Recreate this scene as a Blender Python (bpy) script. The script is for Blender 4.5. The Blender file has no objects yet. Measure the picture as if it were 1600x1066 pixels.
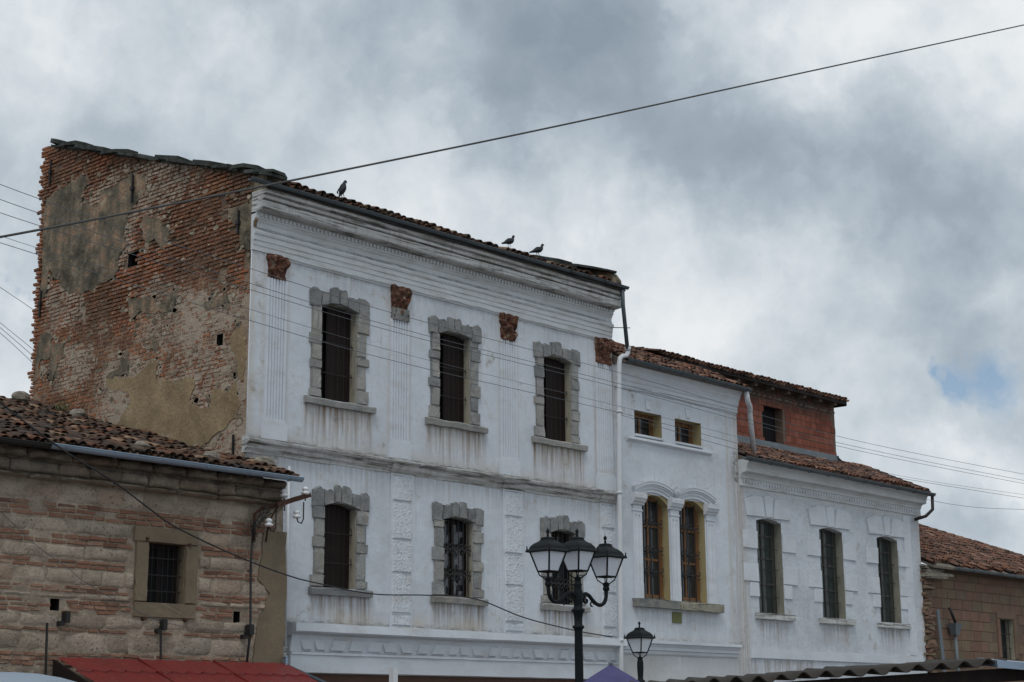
import bpy, math, random
import numpy as np
from mathutils import Vector, Matrix, noise as mnoise
random.seed(7)
rnd = random.random
U = random.uniform
sc = bpy.context.scene
col = sc.collection

# ------------------------------------------------------------------ camera, sky, sun
AZ, PITCH, ROLL = math.radians(42.16), math.radians(12.895), math.radians(.4114)
CAM = Vector((0, 0, 1.6))
hd = Vector((math.cos(AZ), math.sin(AZ), 0))
rt = Vector((math.sin(AZ), -math.cos(AZ), 0))
fw = hd * math.cos(PITCH) + Vector((0, 0, math.sin(PITCH)))
up = -hd * math.sin(PITCH) + Vector((0, 0, math.cos(PITCH)))
R_ = rt * math.cos(ROLL) - up * math.sin(ROLL)
U_ = rt * math.sin(ROLL) + up * math.cos(ROLL)
cd = bpy.data.cameras.new('camera')
cam = bpy.data.objects.new('camera', cd)
col.objects.link(cam)
cam.matrix_world = Matrix(((R_.x, U_.x, -fw.x, CAM.x), (R_.y, U_.y, -fw.y, CAM.y), (R_.z, U_.z, -fw.z, CAM.z), (0, 0, 0, 1)))
cd.sensor_width = 36
cd.lens = 2610.1 / 1600 * 36
cd.clip_start = .1
cd.clip_end = 3000
sc.camera = cam

sc.view_settings.view_transform = 'Standard'
sc.view_settings.look = 'None'
sc.view_settings.gamma = 1
sc.view_settings.exposure = 0
sc.view_settings.use_curve_mapping = False

SUN_EL, SUN_AZ = math.radians(58), math.radians(215)      # azimuth: direction the sun stands in, measured from +X to +Y
sd = bpy.data.lights.new('sun', 'SUN')
sd.energy = 1.1
sd.angle = math.radians(22)
sd.color = (1, .96, .9)
so = bpy.data.objects.new('sun', sd)
col.objects.link(so)
sv = Vector((math.cos(SUN_AZ) * math.cos(SUN_EL), math.sin(SUN_AZ) * math.cos(SUN_EL), math.sin(SUN_EL)))
so.rotation_euler = sv.to_track_quat('Z', 'Y').to_euler()
so.location = (10, -10, 40)


class NB:
    def __init__(s, tree):
        s.t = tree
        s.N = tree.nodes
        s.L = tree.links

    def n(s, typ, ins=None, **props):
        nd = s.N.new(typ)
        for k, v in props.items():
            setattr(nd, k, v)
        if ins:
            for k, v in ins.items():
                s.put(nd.inputs[k], v)
        return nd

    def put(s, sock, v):
        if isinstance(v, bpy.types.NodeSocket):
            s.L.new(v, sock)
        elif isinstance(v, (tuple, list)) and len(v) == 3 and sock.type == 'RGBA':
            sock.default_value = (*v, 1)
        else:
            sock.default_value = v

    def math(s, op, a, b=0., c=0., clamp=False):
        nd = s.n('ShaderNodeMath', {0: a, 1: b, 2: c}, operation=op)
        nd.use_clamp = clamp
        return nd.outputs[0]

    def vmath(s, op, a, b=(0, 0, 0), out=0):
        return s.n('ShaderNodeVectorMath', {0: a, 1: b}, operation=op).outputs[out]

    def noise(s, vec, scale, detail=4, rough=.55, col=False, dist=0.):
        nd = s.n('ShaderNodeTexNoise', {'Vector': vec, 'Scale': scale, 'Detail': detail, 'Roughness': rough, 'Distortion': dist})
        return nd.outputs[1 if col else 0]

    def vor(s, vec, scale, feature='F1', out=0):
        nd = s.n('ShaderNodeTexVoronoi', {'Vector': vec, 'Scale': scale}, feature=feature)
        return nd.outputs[out]

    def ramp(s, fac, stops, interp='LINEAR'):
        nd = s.n('ShaderNodeValToRGB', {0: fac})
        cr = nd.color_ramp
        cr.interpolation = interp
        while len(cr.elements) < len(stops):
            cr.elements.new(.5)
        for e, (p, c) in zip(cr.elements, stops):
            e.position = p
            e.color = (*c, 1) if len(c) == 3 else c
        return nd.outputs[0]

    def rg(s, v, a, b, c=0., d=1.):
        nd = s.n('ShaderNodeMapRange', {'Value': v, 'From Min': a, 'From Max': b, 'To Min': c, 'To Max': d})
        nd.clamp = True
        return nd.outputs[0]

    def mix(s, f, a, b, mode='MIX'):
        nd = s.n('ShaderNodeMix', data_type='RGBA', blend_type=mode)
        s.put(nd.inputs[0], f)
        s.put(nd.inputs[6], a)
        s.put(nd.inputs[7], b)
        return nd.outputs[2]

    def sc(s, vec, v):
        return s.vmath('MULTIPLY', vec, v)


w = bpy.data.worlds.new('World')
sc.world = w
w.use_nodes = True
nb = NB(w.node_tree)
nb.N.clear()
sky = nb.n('ShaderNodeTexSky', sky_type='NISHITA')
sky.sun_disc = False
sky.sun_elevation = SUN_EL
sky.sun_rotation = math.radians(90) - SUN_AZ
skyc = nb.mix(1., sky.outputs[0], (.10, .10, .10), 'MULTIPLY')
tc = nb.n('ShaderNodeTexCoord')
dirv = tc.outputs['Generated']
wn = nb.noise(dirv, 5, 2, .5, col=True)
wv = nb.vmath('ADD', dirv, nb.sc(nb.vmath('SUBTRACT', wn, (.5, .5, .5)), (.10, .10, .10)))
wn2 = nb.noise(dirv, 17, 6, .62, col=True)
wv = nb.vmath('ADD', wv, nb.sc(nb.vmath('SUBTRACT', wn2, (.5, .5, .5)), (.07, .07, .07)))
# large cloud banks: direction they stand in, angular radius, lighter (+) or darker (-)
BANKS = [(0.5761, 0.7106, 0.4039, 0.0481, -0.35), (0.6353, 0.6648, 0.3930, 0.0667, -0.70), (0.6952, 0.6126, 0.3761, 0.0704, -0.85), (0.7252, 0.5636, 0.3954, 0.0444, -0.60), (0.7620, 0.5561, 0.3318, 0.0444, -0.50), (0.7934, 0.5142, 0.3257, 0.0519, -0.60), (0.8341, 0.4629, 0.3001, 0.0667, -0.70), (0.8686, 0.4096, 0.2791, 0.0519, -0.60), (0.5291, 0.7830, 0.3270, 0.0556, -0.45), (0.5757, 0.7585, 0.3053, 0.0556, -0.25), (0.6887, 0.6378, 0.3448, 0.0333, -0.30), (0.8635, 0.4607, 0.2053, 0.0407, -0.30), (0.8141, 0.5429, 0.2061, 0.0407, -0.15), (0.6009, 0.7099, 0.3673, 0.0333, 0.55), (0.6543, 0.6732, 0.3445, 0.0407, 0.50), (0.5589, 0.7351, 0.3838, 0.0222, 0.35), (0.7645, 0.5140, 0.3891, 0.0481, 0.60), (0.8009, 0.4592, 0.3844, 0.0407, 0.40), (0.7372, 0.6049, 0.3011, 0.0407, 0.35), (0.7689, 0.5826, 0.2636, 0.0407, 0.50), (0.8092, 0.5281, 0.2574, 0.0481, 0.50), (0.8410, 0.4832, 0.2435, 0.0333, 0.35), (0.4788, 0.7842, 0.3947, 0.0333, 0.30), (0.8367, 0.3852, 0.3894, 0.0296, 0.35), (0.8726, 0.4220, 0.2461, 0.0333, 0.40), (0.4970, 0.8312, 0.2492, 0.0222, 0.60), (0.5036, 0.8424, 0.1918, 0.0222, 0.40), (0.8910, 0.4314, 0.1413, 0.0259, 0.70), (0.8610, 0.4781, 0.1732, 0.0296, 0.25), (0.7873, 0.5793, 0.2113, 0.0296, 0.25), (0.6915, 0.6563, 0.3018, 0.0333, 0.20)]


def bank(x, y, z, r):
    d = nb.n('ShaderNodeVectorMath', {0: wv, 1: (x, y, z)}, operation='DISTANCE').outputs['Value']
    d = nb.math('MULTIPLY', d, 1 / r)
    return nb.math('EXPONENT', nb.math('MULTIPLY', nb.math('MULTIPLY', d, d), -1.))


fb = nb.noise(dirv, 6.5, 9, .52)
val = nb.math('MULTIPLY_ADD', nb.math('SUBTRACT', fb, .5), .85, .625)
fb2 = nb.noise(dirv, 24, 6, .55)
val = nb.math('MULTIPLY_ADD', nb.math('SUBTRACT', fb2, .5), .38, val)
puff = nb.math('ABSOLUTE', nb.math('SUBTRACT', nb.noise(wv, 15, 5, .5), .5))
val = nb.math('MULTIPLY_ADD', puff, -.6, nb.math('ADD', val, .045))
for x, y, z, r, a in BANKS:
    val = nb.math('MULTIPLY_ADD', bank(x, y, z, r), a * (.41 if a > 0 else .36), val)
val = nb.math('MULTIPLY_ADD', nb.math('SUBTRACT', val, .62), 1.2, .635)
cl = nb.ramp(val, [(0, (.26, .32, .385)), (.3, (.35, .415, .48)), (.5, (.46, .525, .585)), (.68, (.59, .65, .70)), (.85, (.72, .765, .80)), (1, (.82, .85, .87))])
gap = 0.
for x, y, z, r in [(0.8843, 0.4310, 0.1795, 0.0230), (0.8761, 0.4492, 0.1752, 0.0111), (0.5000, 0.8243, 0.2656, 0.0126), (0.8978, 0.4250, 0.1156, 0.0111)]:
    gap = nb.math('ADD', gap, bank(x, y, z, r))
gap = nb.math('ADD', gap, nb.math('MULTIPLY', nb.math('SUBTRACT', fb2, .5), 1.2))
gapm = nb.rg(gap, .35, .95, 0, .9)
sz = nb.n('ShaderNodeSeparateXYZ', {0: dirv}).outputs[2]
cl = nb.mix(gapm, cl, skyc)
bg = nb.n('ShaderNodeBackground', {'Color': cl, 'Strength': 1.})
nb.L.new(bg.outputs[0], nb.n('ShaderNodeOutputWorld').inputs[0])


# ------------------------------------------------------------------ materials
def newmat(name):
    m = bpy.data.materials.new(name)
    m.use_nodes = True
    b = NB(m.node_tree)
    b.N.clear()
    b.out = b.n('ShaderNodeOutputMaterial')
    b.bs = b.n('ShaderNodeBsdfPrincipled')
    b.L.new(b.bs.outputs[0], b.out.inputs[0])
    b.bs.inputs['Specular IOR Level'].default_value = .3
    b.pos = b.n('ShaderNodeNewGeometry').outputs['Position']
    return m, b


def gmat(name, cols, var=None, ns=2.5, na=.25, fs=30, fa=.2, rough=.9, bump=.3, bs=40, bd=.01, metal=0., spec=.3, extra=None):
    """cols: one colour or ramp stops; var: 'obj' / 'isl' picks along the ramp per object / per loose piece"""
    m, b = newmat(name)
    nl = b.noise(b.pos, ns, 5, .6)
    nf = b.noise(b.pos, fs, 4, .6)
    if isinstance(cols, tuple):
        c = b.mix(0., cols, cols)
    else:
        if var == 'obj':
            r = b.n('ShaderNodeObjectInfo').outputs['Random']
        elif var == 'isl':
            r = b.n('ShaderNodeNewGeometry').outputs['Random Per Island']
        else:
            r = b.rg(nl, .3, .7)
        c = b.ramp(r, cols)
    f = b.math('MULTIPLY_ADD', b.math('SUBTRACT', nl, .5), na * 2.4, 1.)
    f = b.math('MULTIPLY_ADD', b.math('SUBTRACT', nf, .5), fa * 2.4, f)
    c = b.mix(1., c, b.n('ShaderNodeCombineColor', {0: f, 1: f, 2: f}).outputs[0], 'MULTIPLY')
    if extra:
        c = extra(b, c)
    b.put(b.bs.inputs['Base Color'], c)
    b.bs.inputs['Roughness'].default_value = rough
    b.bs.inputs['Metallic'].default_value = metal
    b.bs.inputs['Specular IOR Level'].default_value = spec
    if bump:
        nh = b.noise(b.pos, bs, 5, .65)
        bm = b.n('ShaderNodeBump', {'Strength': bump, 'Distance': bd, 'Height': nh})
        b.L.new(bm.outputs[0], b.bs.inputs['Normal'])
    return m


def grime(amount, scale=1.4, colr=(.10, .10, .085), stretch=(1, 1, 1), lo=.5, hi=.75):
    def f(b, c):
        n1 = b.noise(b.sc(b.pos, stretch), scale, 6, .68)
        return b.mix(b.rg(n1, lo, hi, 0, amount), c, colr)
    return f


def chain(*fs):
    def f(b, c):
        for g in fs:
            c = g(b, c)
        return c
    return f


def plaster_mat(name, base, warm=(.50, .42, .30)):
    m, b = newmat(name)
    at = b.n('ShaderNodeAttribute', attribute_name='dirt')
    rgb = b.n('ShaderNodeSeparateColor', {0: at.outputs[0]})
    nl = b.noise(b.pos, .9, 5, .6)
    nm = b.noise(b.pos, 5, 5, .65)
    nf = b.noise(b.pos, 45, 4, .7)
    f = b.math('MULTIPLY_ADD', b.math('SUBTRACT', nl, .5), .34, 1.)
    f = b.math('MULTIPLY_ADD', b.math('SUBTRACT', nm, .5), .22, f)
    f = b.math('MULTIPLY_ADD', b.math('SUBTRACT', nf, .5), .10, f)
    c = b.mix(1., base, b.n('ShaderNodeCombineColor', {0: f, 1: f, 2: f}).outputs[0], 'MULTIPLY')
    # vertical run-off everywhere, faint
    vs = b.noise(b.sc(b.pos, (7, 7, .35)), 1.6, 5, .6)
    c = b.mix(b.math('MULTIPLY', b.rg(vs, .52, .74, 0, .4), b.rg(nl, .42, .58)), c, (.40, .375, .32))
    # big damp clouds and worn patches where an older grey coat shows
    dm_ = b.noise(b.pos, .42, 6, .62)
    c = b.mix(b.rg(dm_, .50, .68, 0, .42), c, (.36, .375, .385))
    wn_ = b.noise(b.vmath('ADD', b.pos, (7, 3, 1)), 1.7, 8, .68)
    c = b.mix(b.rg(wn_, .585, .615, 0, .30), c, (.47, .45, .40))
    c = b.mix(b.rg(wn_, .66, .675, 0, .6), c, (.27, .25, .21))
    # old repairs: patches of a slightly different wash
    pt = b.noise(b.pos, .55, 3, .5)
    c = b.mix(b.rg(pt, .55, .62, 0, .25), c, (.50, .53, .58))
    # yellowish warm wash where attribute B is set
    c = b.mix(b.math('MULTIPLY', rgb.outputs[2], b.rg(nm, .3, .7, .4, 1.)), c, warm)
    # rust/earth streaks where attribute R is set
    st = b.noise(b.sc(b.pos, (13, 13, .55)), 1.0, 4, .6)
    st2 = b.noise(b.sc(b.pos, (4, 4, .3)), 1.0, 3, .6)
    sm = b.math('MULTIPLY', b.rg(st, .38, .60), b.rg(st2, .3, .55, .45, 1.))
    c = b.mix(b.math('MULTIPLY', rgb.outputs[0], sm), c, (.21, .14, .08))
    # black mould where attribute G is set
    gm = b.noise(b.sc(b.pos, (2.2, 2.2, 5)), 2.2, 6, .75)
    c = b.mix(b.math('MULTIPLY', rgb.outputs[1], b.rg(gm, .42, .64)), c, (.085, .085, .075))
    # small chips and specks
    v = b.vor(b.pos, 3.1)
    sp = b.math('MULTIPLY', b.rg(v, .035, .05, 1, 0), b.rg(nm, .5, .6))
    c = b.mix(sp, c, (.16, .14, .12))
    # hair cracks
    wrp = b.vmath('ADD', b.pos, b.sc(b.noise(b.pos, 2.5, 4, .6, col=True), (.5, .5, .5)))
    ck = b.vor(wrp, .8, 'DISTANCE_TO_EDGE')
    c = b.mix(b.math('MULTIPLY', b.rg(ck, .003, .009, .4, 0), b.rg(nl, .54, .66)), c, (.2, .19, .17))
    b.put(b.bs.inputs['Base Color'], c)
    b.bs.inputs['Roughness'].default_value = .92
    b.bs.inputs['Specular IOR Level'].default_value = .15
    h = b.math('ADD', b.math('MULTIPLY', b.noise(b.pos, 7, 5, .6), 1.), b.math('MULTIPLY', nf, .25))
    bm = b.n('ShaderNodeBump', {'Strength': .45, 'Distance': .03, 'Height': h})
    b.L.new(bm.outputs[0], b.bs.inputs['Normal'])
    return m


WHITE = (.615, .66, .725)


def ledge_dirt(amt, colr=(.06, .06, .055)):
    def f(b, c):
        nz = b.n('ShaderNodeSeparateXYZ', {0: b.n('ShaderNodeNewGeometry').outputs['Normal']}).outputs[2]
        k = b.math('MULTIPLY', b.rg(nz, .15, .6), b.rg(b.noise(b.sc(b.pos, (.6, 1, 1)), 4, 5, .7), .3, .55))
        return b.mix(b.math('MULTIPLY', k, amt), c, colr)
    return f

M = {}
M['plaster'] = plaster_mat('white_lime_plaster', WHITE)
M['trim'] = gmat('aged_white_trim', (.60, .63, .66), ns=1.2, na=.14, fa=.12, bump=.5, bs=22, bd=.02,
                 extra=chain(grime(.6, 1.1, (.34, .31, .26), (1, 1, 4), .5, .75), ledge_dirt(.8), grime(.5, 2.2, (.16, .155, .14), (.5, 1, 9), .60, .74)))
M['trim_dirty'] = gmat('mouldy_white_trim', (.55, .565, .57), ns=1.2, na=.2, fa=.15, bump=.6, bs=22, bd=.02,
                       extra=chain(ledge_dirt(.9), grime(.6, 1.3, (.33, .31, .27), (.4, 1, 5), .46, .68), grime(.85, 2.1, (.085, .082, .072), (.45, 1, 9), .50, .61), grime(.5, 1.5, (.20, .165, .12), (5, 5, .5), .5, .7)))
M['trim_clean'] = gmat('painted_white_trim', (.62, .66, .72), ns=1.2, na=.12, fa=.08, bump=.35, bs=25, bd=.015,
                       extra=chain(ledge_dirt(.7, (.14, .135, .12)), grime(.4, 1.3, (.42, .385, .31), (1, 1, 3), .5, .75)))
M['yellow_reveal'] = gmat('ochre_reveal', (.37, .31, .17), na=.12, fa=.08, bump=.2)
M['beige_reveal'] = gmat('beige_reveal', (.27, .265, .22), na=.3, fa=.12, bump=.3, extra=grime(.6, 2, (.08, .085, .07), (1, 1, .5), .5, .75))
M['stone_reveal'] = gmat('grey_stone_reveal', (.34, .32, .255), na=.25, fa=.2, bump=.5, extra=grime(.5, 2.5, (.09, .08, .06), (3, 3, .6), .5, .7))
pits = lambda amt: (lambda b, c: b.mix(b.math('MULTIPLY', b.rg(b.vor(b.vmath('ADD', b.pos, b.sc(b.noise(b.pos, 9, 3, .6, col=True), (.12, .12, .12))), 13), .14, .26, amt, 0),
                                              b.rg(b.noise(b.pos, 2.1, 3, .5), .40, .52)), c, (.075, .06, .045)))
SW = [(0, (.25, .205, .16)), (.35, (.34, .285, .225)), (.6, (.39, .325, .26)), (.8, (.30, .26, .21)), (.92, (.32, .23, .17)), (1, (.43, .37, .30))]
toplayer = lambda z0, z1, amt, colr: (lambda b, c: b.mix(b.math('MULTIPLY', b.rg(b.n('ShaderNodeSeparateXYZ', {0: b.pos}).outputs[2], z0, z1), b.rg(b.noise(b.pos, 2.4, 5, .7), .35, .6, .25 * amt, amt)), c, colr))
for v in ('obj', 'isl'):
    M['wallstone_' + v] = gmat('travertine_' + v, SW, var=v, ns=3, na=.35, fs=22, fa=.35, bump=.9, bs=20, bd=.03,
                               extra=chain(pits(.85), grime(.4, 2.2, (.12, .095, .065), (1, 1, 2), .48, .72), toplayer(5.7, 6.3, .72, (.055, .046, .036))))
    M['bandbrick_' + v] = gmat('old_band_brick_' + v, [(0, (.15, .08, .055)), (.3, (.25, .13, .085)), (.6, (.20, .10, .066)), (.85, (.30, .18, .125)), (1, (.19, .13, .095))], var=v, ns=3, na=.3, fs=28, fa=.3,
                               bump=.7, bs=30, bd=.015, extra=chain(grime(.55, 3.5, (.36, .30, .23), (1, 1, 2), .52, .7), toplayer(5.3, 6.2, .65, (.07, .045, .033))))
    M['surround_' + v] = gmat('window_stone_' + v, [(0, (.19, .19, .165)), (.3, (.27, .265, .22)), (.55, (.20, .215, .215)), (.8, (.31, .295, .235)), (1, (.15, .165, .17))], var=v, ns=4, na=.3, fs=25, fa=.3, bump=.9, bs=24, bd=.03,
                              extra=chain(grime(.6, 3, (.085, .095, .10), (1, 1, 1), .48, .66), grime(.35, 1.5, (.33, .28, .17), (3, 3, .7), .52, .7)))


M['jamb_obj'] = gmat('beige_jamb_stone', [(0, (.26, .26, .25)), (.4, (.36, .355, .335)), (.7, (.31, .312, .305)), (1, (.21, .22, .23))], var='obj', ns=4, na=.25, fs=25, fa=.25, bump=.8, bs=24, bd=.025,
                     extra=chain(grime(.5, 2.2, (.14, .16, .17), (1, 1, 1), .48, .66), grime(.3, 1.5, (.36, .29, .16), (3, 3, .7), .52, .7)))
M['lintel_obj'] = gmat('blue_grey_lintel_stone', [(0, (.20, .21, .215)), (.5, (.27, .275, .27)), (1, (.165, .175, .185))], var='obj', ns=4, na=.3, fs=25, fa=.3, bump=.9, bs=24, bd=.025,
                       extra=chain(grime(.5, 2.5, (.09, .10, .11), (1, 1, 1), .5, .68), grime(.4, 3, (.38, .37, .32), (1, 1, 1), .55, .7)))


def spots(b, pts):
    """sum of soft ellipses on the gable wall plane: (y, z, ry, rz)"""
    wp = b.vmath('ADD', b.pos, b.sc(b.vmath('SUBTRACT', b.noise(b.pos, 1.3, 5, .7, col=True), (.5, .5, .5)), (1.6, 1.6, 1.6)))
    s = 0.
    for y, z, ry, rz in pts:
        d = b.n('ShaderNodeVectorMath', {0: b.sc(wp, (0, 1 / ry, 1 / rz)), 1: (0, y / ry, z / rz)}, operation='DISTANCE').outputs['Value']
        s = b.math('MAXIMUM', s, b.rg(d, .7, 1.15, 1, 0))
    return s


LIME = [(29.0, 8.9, 1.7, 1.0), (32.0, 8.9, 1.2, 1.2), (29.5, 10.4, 2.2, .7), (34.6, 11.6, 1.0, .7), (34.2, 10.0, 1.2, .6), (32.3, 13.0, .6, 1.0), (28.2, 7.6, 1.0, .5), (31.8, 13.9, 2.6, .7), (30.8, 11.1, .8, .5)]
SOOT = [(28.6, 12.0, 1.1, 1.0), (29.8, 11.6, 1.0, .5), (33.3, 10.6, 1.0, 1.6), (30.0, 13.9, 3, .5), (28.4, 10.6, .35, 1.2), (27.8, 12.9, .8, .7), (34.6, 15.4, 1.2, .6), (30.2, 12.8, 1.4, .7), (31.5, 14.6, 4, .45)]


def gable_extra(lime_amt):
    def f(b, c):
        nz = b.noise(b.pos, 6.5, 5, .75)
        c = b.mix(b.math('MULTIPLY', spots(b, SOOT), b.rg(nz, .3, .7, .25, .72)), c, (.085, .058, .040))
        n2 = b.noise(b.pos, 9, 4, .7)
        lim = b.math('ADD', b.math('MULTIPLY', spots(b, LIME), .15), n2)
        c = b.mix(b.rg(lim, .58, .64, 0, lime_amt), c, (.43, .375, .305))
        g2 = b.noise(b.pos, 1.1, 5, .7)
        return b.mix(b.rg(g2, .44, .66, 0, .62), c, (.095, .064, .042))
    return f


for v in ('obj', 'isl'):
    M['brick_' + v] = gmat('gable_brick_' + v, [(0, (.18, .072, .039)), (.25, (.30, .110, .052)), (.5, (.24, .094, .049)), (.75, (.36, .142, .066)), (.9, (.30, .16, .098)), (1, (.15, .074, .046))], var=v, ns=3, na=.3, fs=30, fa=.3,
                           bump=.8, bs=35, bd=.015, extra=gable_extra(.75))
M['mortar'] = gmat('gable_mortar', [(0, (.21, .15, .105)), (1, (.33, .25, .18))], ns=2, na=.3, fs=20, fa=.3, bump=1., bs=16, bd=.03,
                   extra=lambda b, c: b.mix(b.math('MULTIPLY', spots(b, LIME), .7), b.mix(b.math('MULTIPLY', b.rg(b.n('ShaderNodeSeparateXYZ', {0: b.pos}).outputs[2], 10.8, 12, 0, 1), .75), c, (.07, .045, .032)), (.42, .36, .295)))
M['lime_mortar'] = gmat('pale_mortar', [(0, (.26, .215, .165)), (1, (.41, .345, .275))], ns=2, na=.3, fs=20, fa=.35, bump=1., bs=16, bd=.03,
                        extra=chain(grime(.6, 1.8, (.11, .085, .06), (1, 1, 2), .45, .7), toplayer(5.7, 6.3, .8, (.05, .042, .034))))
M['patch_grey'] = gmat('old_grey_render', [(0, (.075, .062, .045)), (.4, (.15, .125, .088)), (.6, (.20, .165, .118)), (.75, (.25, .155, .10)), (1, (.31, .25, .18))], ns=1.9, na=.6, fs=12, fa=.4, bump=1., bs=10, bd=.05,
                       extra=chain(grime(.75, 1., (.06, .058, .046), (3, 3, .45), .45, .68), grime(.35, 3, (.36, .31, .24), (1, 1, 1), .56, .68)))
M['crumb'] = gmat('render_crumb', [(0, (.13, .11, .08)), (.5, (.26, .215, .16)), (1, (.38, .33, .26))], var='isl', ns=3, na=.3, fs=14, fa=.3, bump=.8, bs=12, bd=.03)
M['patch_tan'] = gmat('old_tan_render', [(0, (.23, .165, .095)), (1, (.32, .24, .145))], ns=1.3, na=.25, fs=14, fa=.2, bump=.8, bs=12, bd=.03,
                      extra=chain(grime(.5, 1.5, (.13, .105, .07), (1, 1, 1), .52, .68), grime(.5, 4, (.40, .35, .28), (1, 1, 1), .6, .66)))
M['cement'] = gmat('brown_cement_render', (.185, .148, .102), ns=1.6, na=.22, fs=14, fa=.15, bump=.6, bs=14, bd=.02, extra=grime(.5, 1.6, (.10, .085, .06), (1, 1, .7), .5, .72))
TC = [(0, (.026, .022, .020)), (.2, (.06, .04, .031)), (.36, (.12, .056, .035)), (.5, (.065, .04, .030)), (.64, (.18, .082, .046)), (.76, (.04, .036, .032)), (.88, (.13, .09, .062)), (1, (.30, .20, .13))]
TR = [(0, (.035, .026, .022)), (.2, (.13, .062, .043)), (.4, (.21, .095, .06)), (.55, (.06, .042, .034)), (.72, (.15, .085, .062)), (.88, (.29, .165, .115)), (1, (.08, .055, .045))]
for v in ('obj', 'isl'):
    M['tile_' + v] = gmat('clay_tile_' + v, TC, var=v, ns=6, na=.4, fs=35, fa=.4, bump=.6, bs=40, bd=.01, extra=grime(.75, 7, (.035, .033, .027), (1, 1, 1), .5, .66))
    M['tile_red_' + v] = gmat('red_clay_tile_' + v, TR, var=v, ns=5, na=.4, fs=35, fa=.4, bump=.6, bs=40, bd=.01, extra=grime(.6, 6, (.05, .042, .035), (1, 1, 1), .54, .7))
M['slab'] = gmat('lichened_stone_slab', [(0, (.022, .028, .027)), (1, (.065, .072, .064))], ns=4, na=.4, fs=30, fa=.3, bump=.8, bs=25, bd=.02)
M['rock'] = gmat('pale_rock', [(0, (.16, .15, .125)), (1, (.30, .27, .225))], ns=7, na=.4, fs=25, fa=.3, bump=.8, bs=25, bd=.02)
M['rafter'] = gmat('grey_rafter_wood', (.15, .13, .11), ns=4, na=.3, fs=25, fa=.3, bump=.4)
M['darkwood'] = gmat('dark_brown_board', (.011, .006, .005), ns=3, na=.35, fs=30, fa=.2, rough=.75, bump=.3, extra=grime(.3, 2, (.04, .02, .014), (10, 10, .5), .5, .7))
M['shopwood'] = gmat('shopfront_wood', (.085, .04, .025), ns=3, na=.3, fs=30, fa=.2, rough=.6, bump=.3)
M['framewood'] = gmat('varnished_window_wood', (.20, .10, .045), ns=5, na=.25, fs=40, fa=.2, rough=.5, bump=.2)
M['greyframe'] = gmat('weathered_frame', (.075, .08, .07), ns=5, na=.3, rough=.7, bump=.2)
M['iron'] = gmat('black_iron', (.014, .013, .013), na=.2, rough=.6, bump=.2, spec=.4)
M['rust'] = gmat('rusty_iron', (.065, .032, .022), ns=7, na=.4, fa=.3, rough=.85, bump=.4)
M['dark'] = gmat('dark_interior', (.008, .008, .009), bump=0)
M['glass'] = gmat('dusty_glass', (.016, .022, .028), ns=3, na=.4, fa=.1, rough=.12, bump=.1, bs=3, bd=.01, spec=.6)
M['glass_green'] = gmat('dusty_green_glass', (.035, .05, .048), ns=3, na=.6, fa=.2, rough=.2, bump=.1, bs=3, bd=.01, spec=.5)
M['curtain'] = gmat('pale_plastic_sheet', (.20, .215, .24), ns=5, na=.45, fa=.1, rough=.5, bump=.8, bs=6, bd=.06)
M['zinc'] = gmat('painted_zinc_gutter', (.07, .09, .105), ns=2, na=.3, fa=.15, rough=.5, bump=.1, metal=.2, spec=.5, extra=grime(.5, 2, (.05, .055, .06), (1, 1, 1), .5, .7))
M['zinc_new'] = gmat('bright_new_gutter', (.28, .36, .46), ns=2, na=.2, fa=.08, rough=.32, bump=.06, metal=.6, spec=.5)
M['zinc_dull'] = gmat('dull_galvanised', (.14, .165, .185), ns=3, na=.3, fa=.15, rough=.55, bump=.1, metal=.2)
M['pvc'] = gmat('white_plastic_pipe', (.62, .65, .68), ns=2, na=.1, fa=.05, rough=.4, bump=.05, extra=grime(.4, 2, (.35, .32, .27), (2, 2, .5), .55, .75))
M['brown_pipe'] = gmat('dark_painted_pipe', (.028, .02, .018), na=.2, rough=.5, bump=.1)
M['castiron'] = gmat('dark_green_black_cast_iron', (.008, .011, .013), ns=4, na=.3, fa=.1, rough=.6, bump=.2, bs=60, bd=.004, spec=.15)
M['opal'] = gmat('milky_lamp_pane', (.72, .76, .84), ns=3, na=.08, fa=.03, rough=.25, bump=0, spec=.5)
M['brass'] = gmat('tarnished_brass', (.17, .13, .08), ns=30, na=.5, rough=.7, bump=.3)
M['porcelain'] = gmat('white_porcelain', (.72, .74, .76), na=.06, fa=.04, rough=.2, bump=0, spec=.6)
M['cable'] = gmat('black_cable', (.028, .028, .030), na=.1, rough=.6, bump=0)
M['cable_grey'] = gmat('weathered_grey_cable', (.07, .07, .068), na=.1, rough=.7, bump=0)
M['wire'] = gmat('thin_grey_wire', (.10, .11, .125), na=.1, rough=.6, bump=0)
M['redmetal'] = gmat('red_coated_sheet', (.17, .022, .020), ns=2, na=.16, fa=.06, rough=.5, bump=.08, spec=.35, extra=chain(grime(.5, 1.6, (.10, .03, .026), (2, 2, 1), .45, .7), grime(.4, 9, (.26, .13, .11), (1, 1, 1), .58, .7)))
M['tarp'] = gmat('grey_blue_tarpaulin', (.24, .29, .35), ns=1.5, na=.15, fa=.05, rough=.6, bump=.4, bs=3, bd=.05)
M['umbrella'] = gmat('violet_umbrella_cloth', (.062, .058, .155), ns=5, na=.35, fa=.1, rough=.75, bump=.15)
M['asbestos'] = gmat('grey_fibre_cement', (.05, .045, .04), ns=3, na=.25, fa=.2, rough=.9, bump=.3, extra=grime(.5, 4, (.05, .05, .045), (1, 1, 1), .5, .7))
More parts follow.
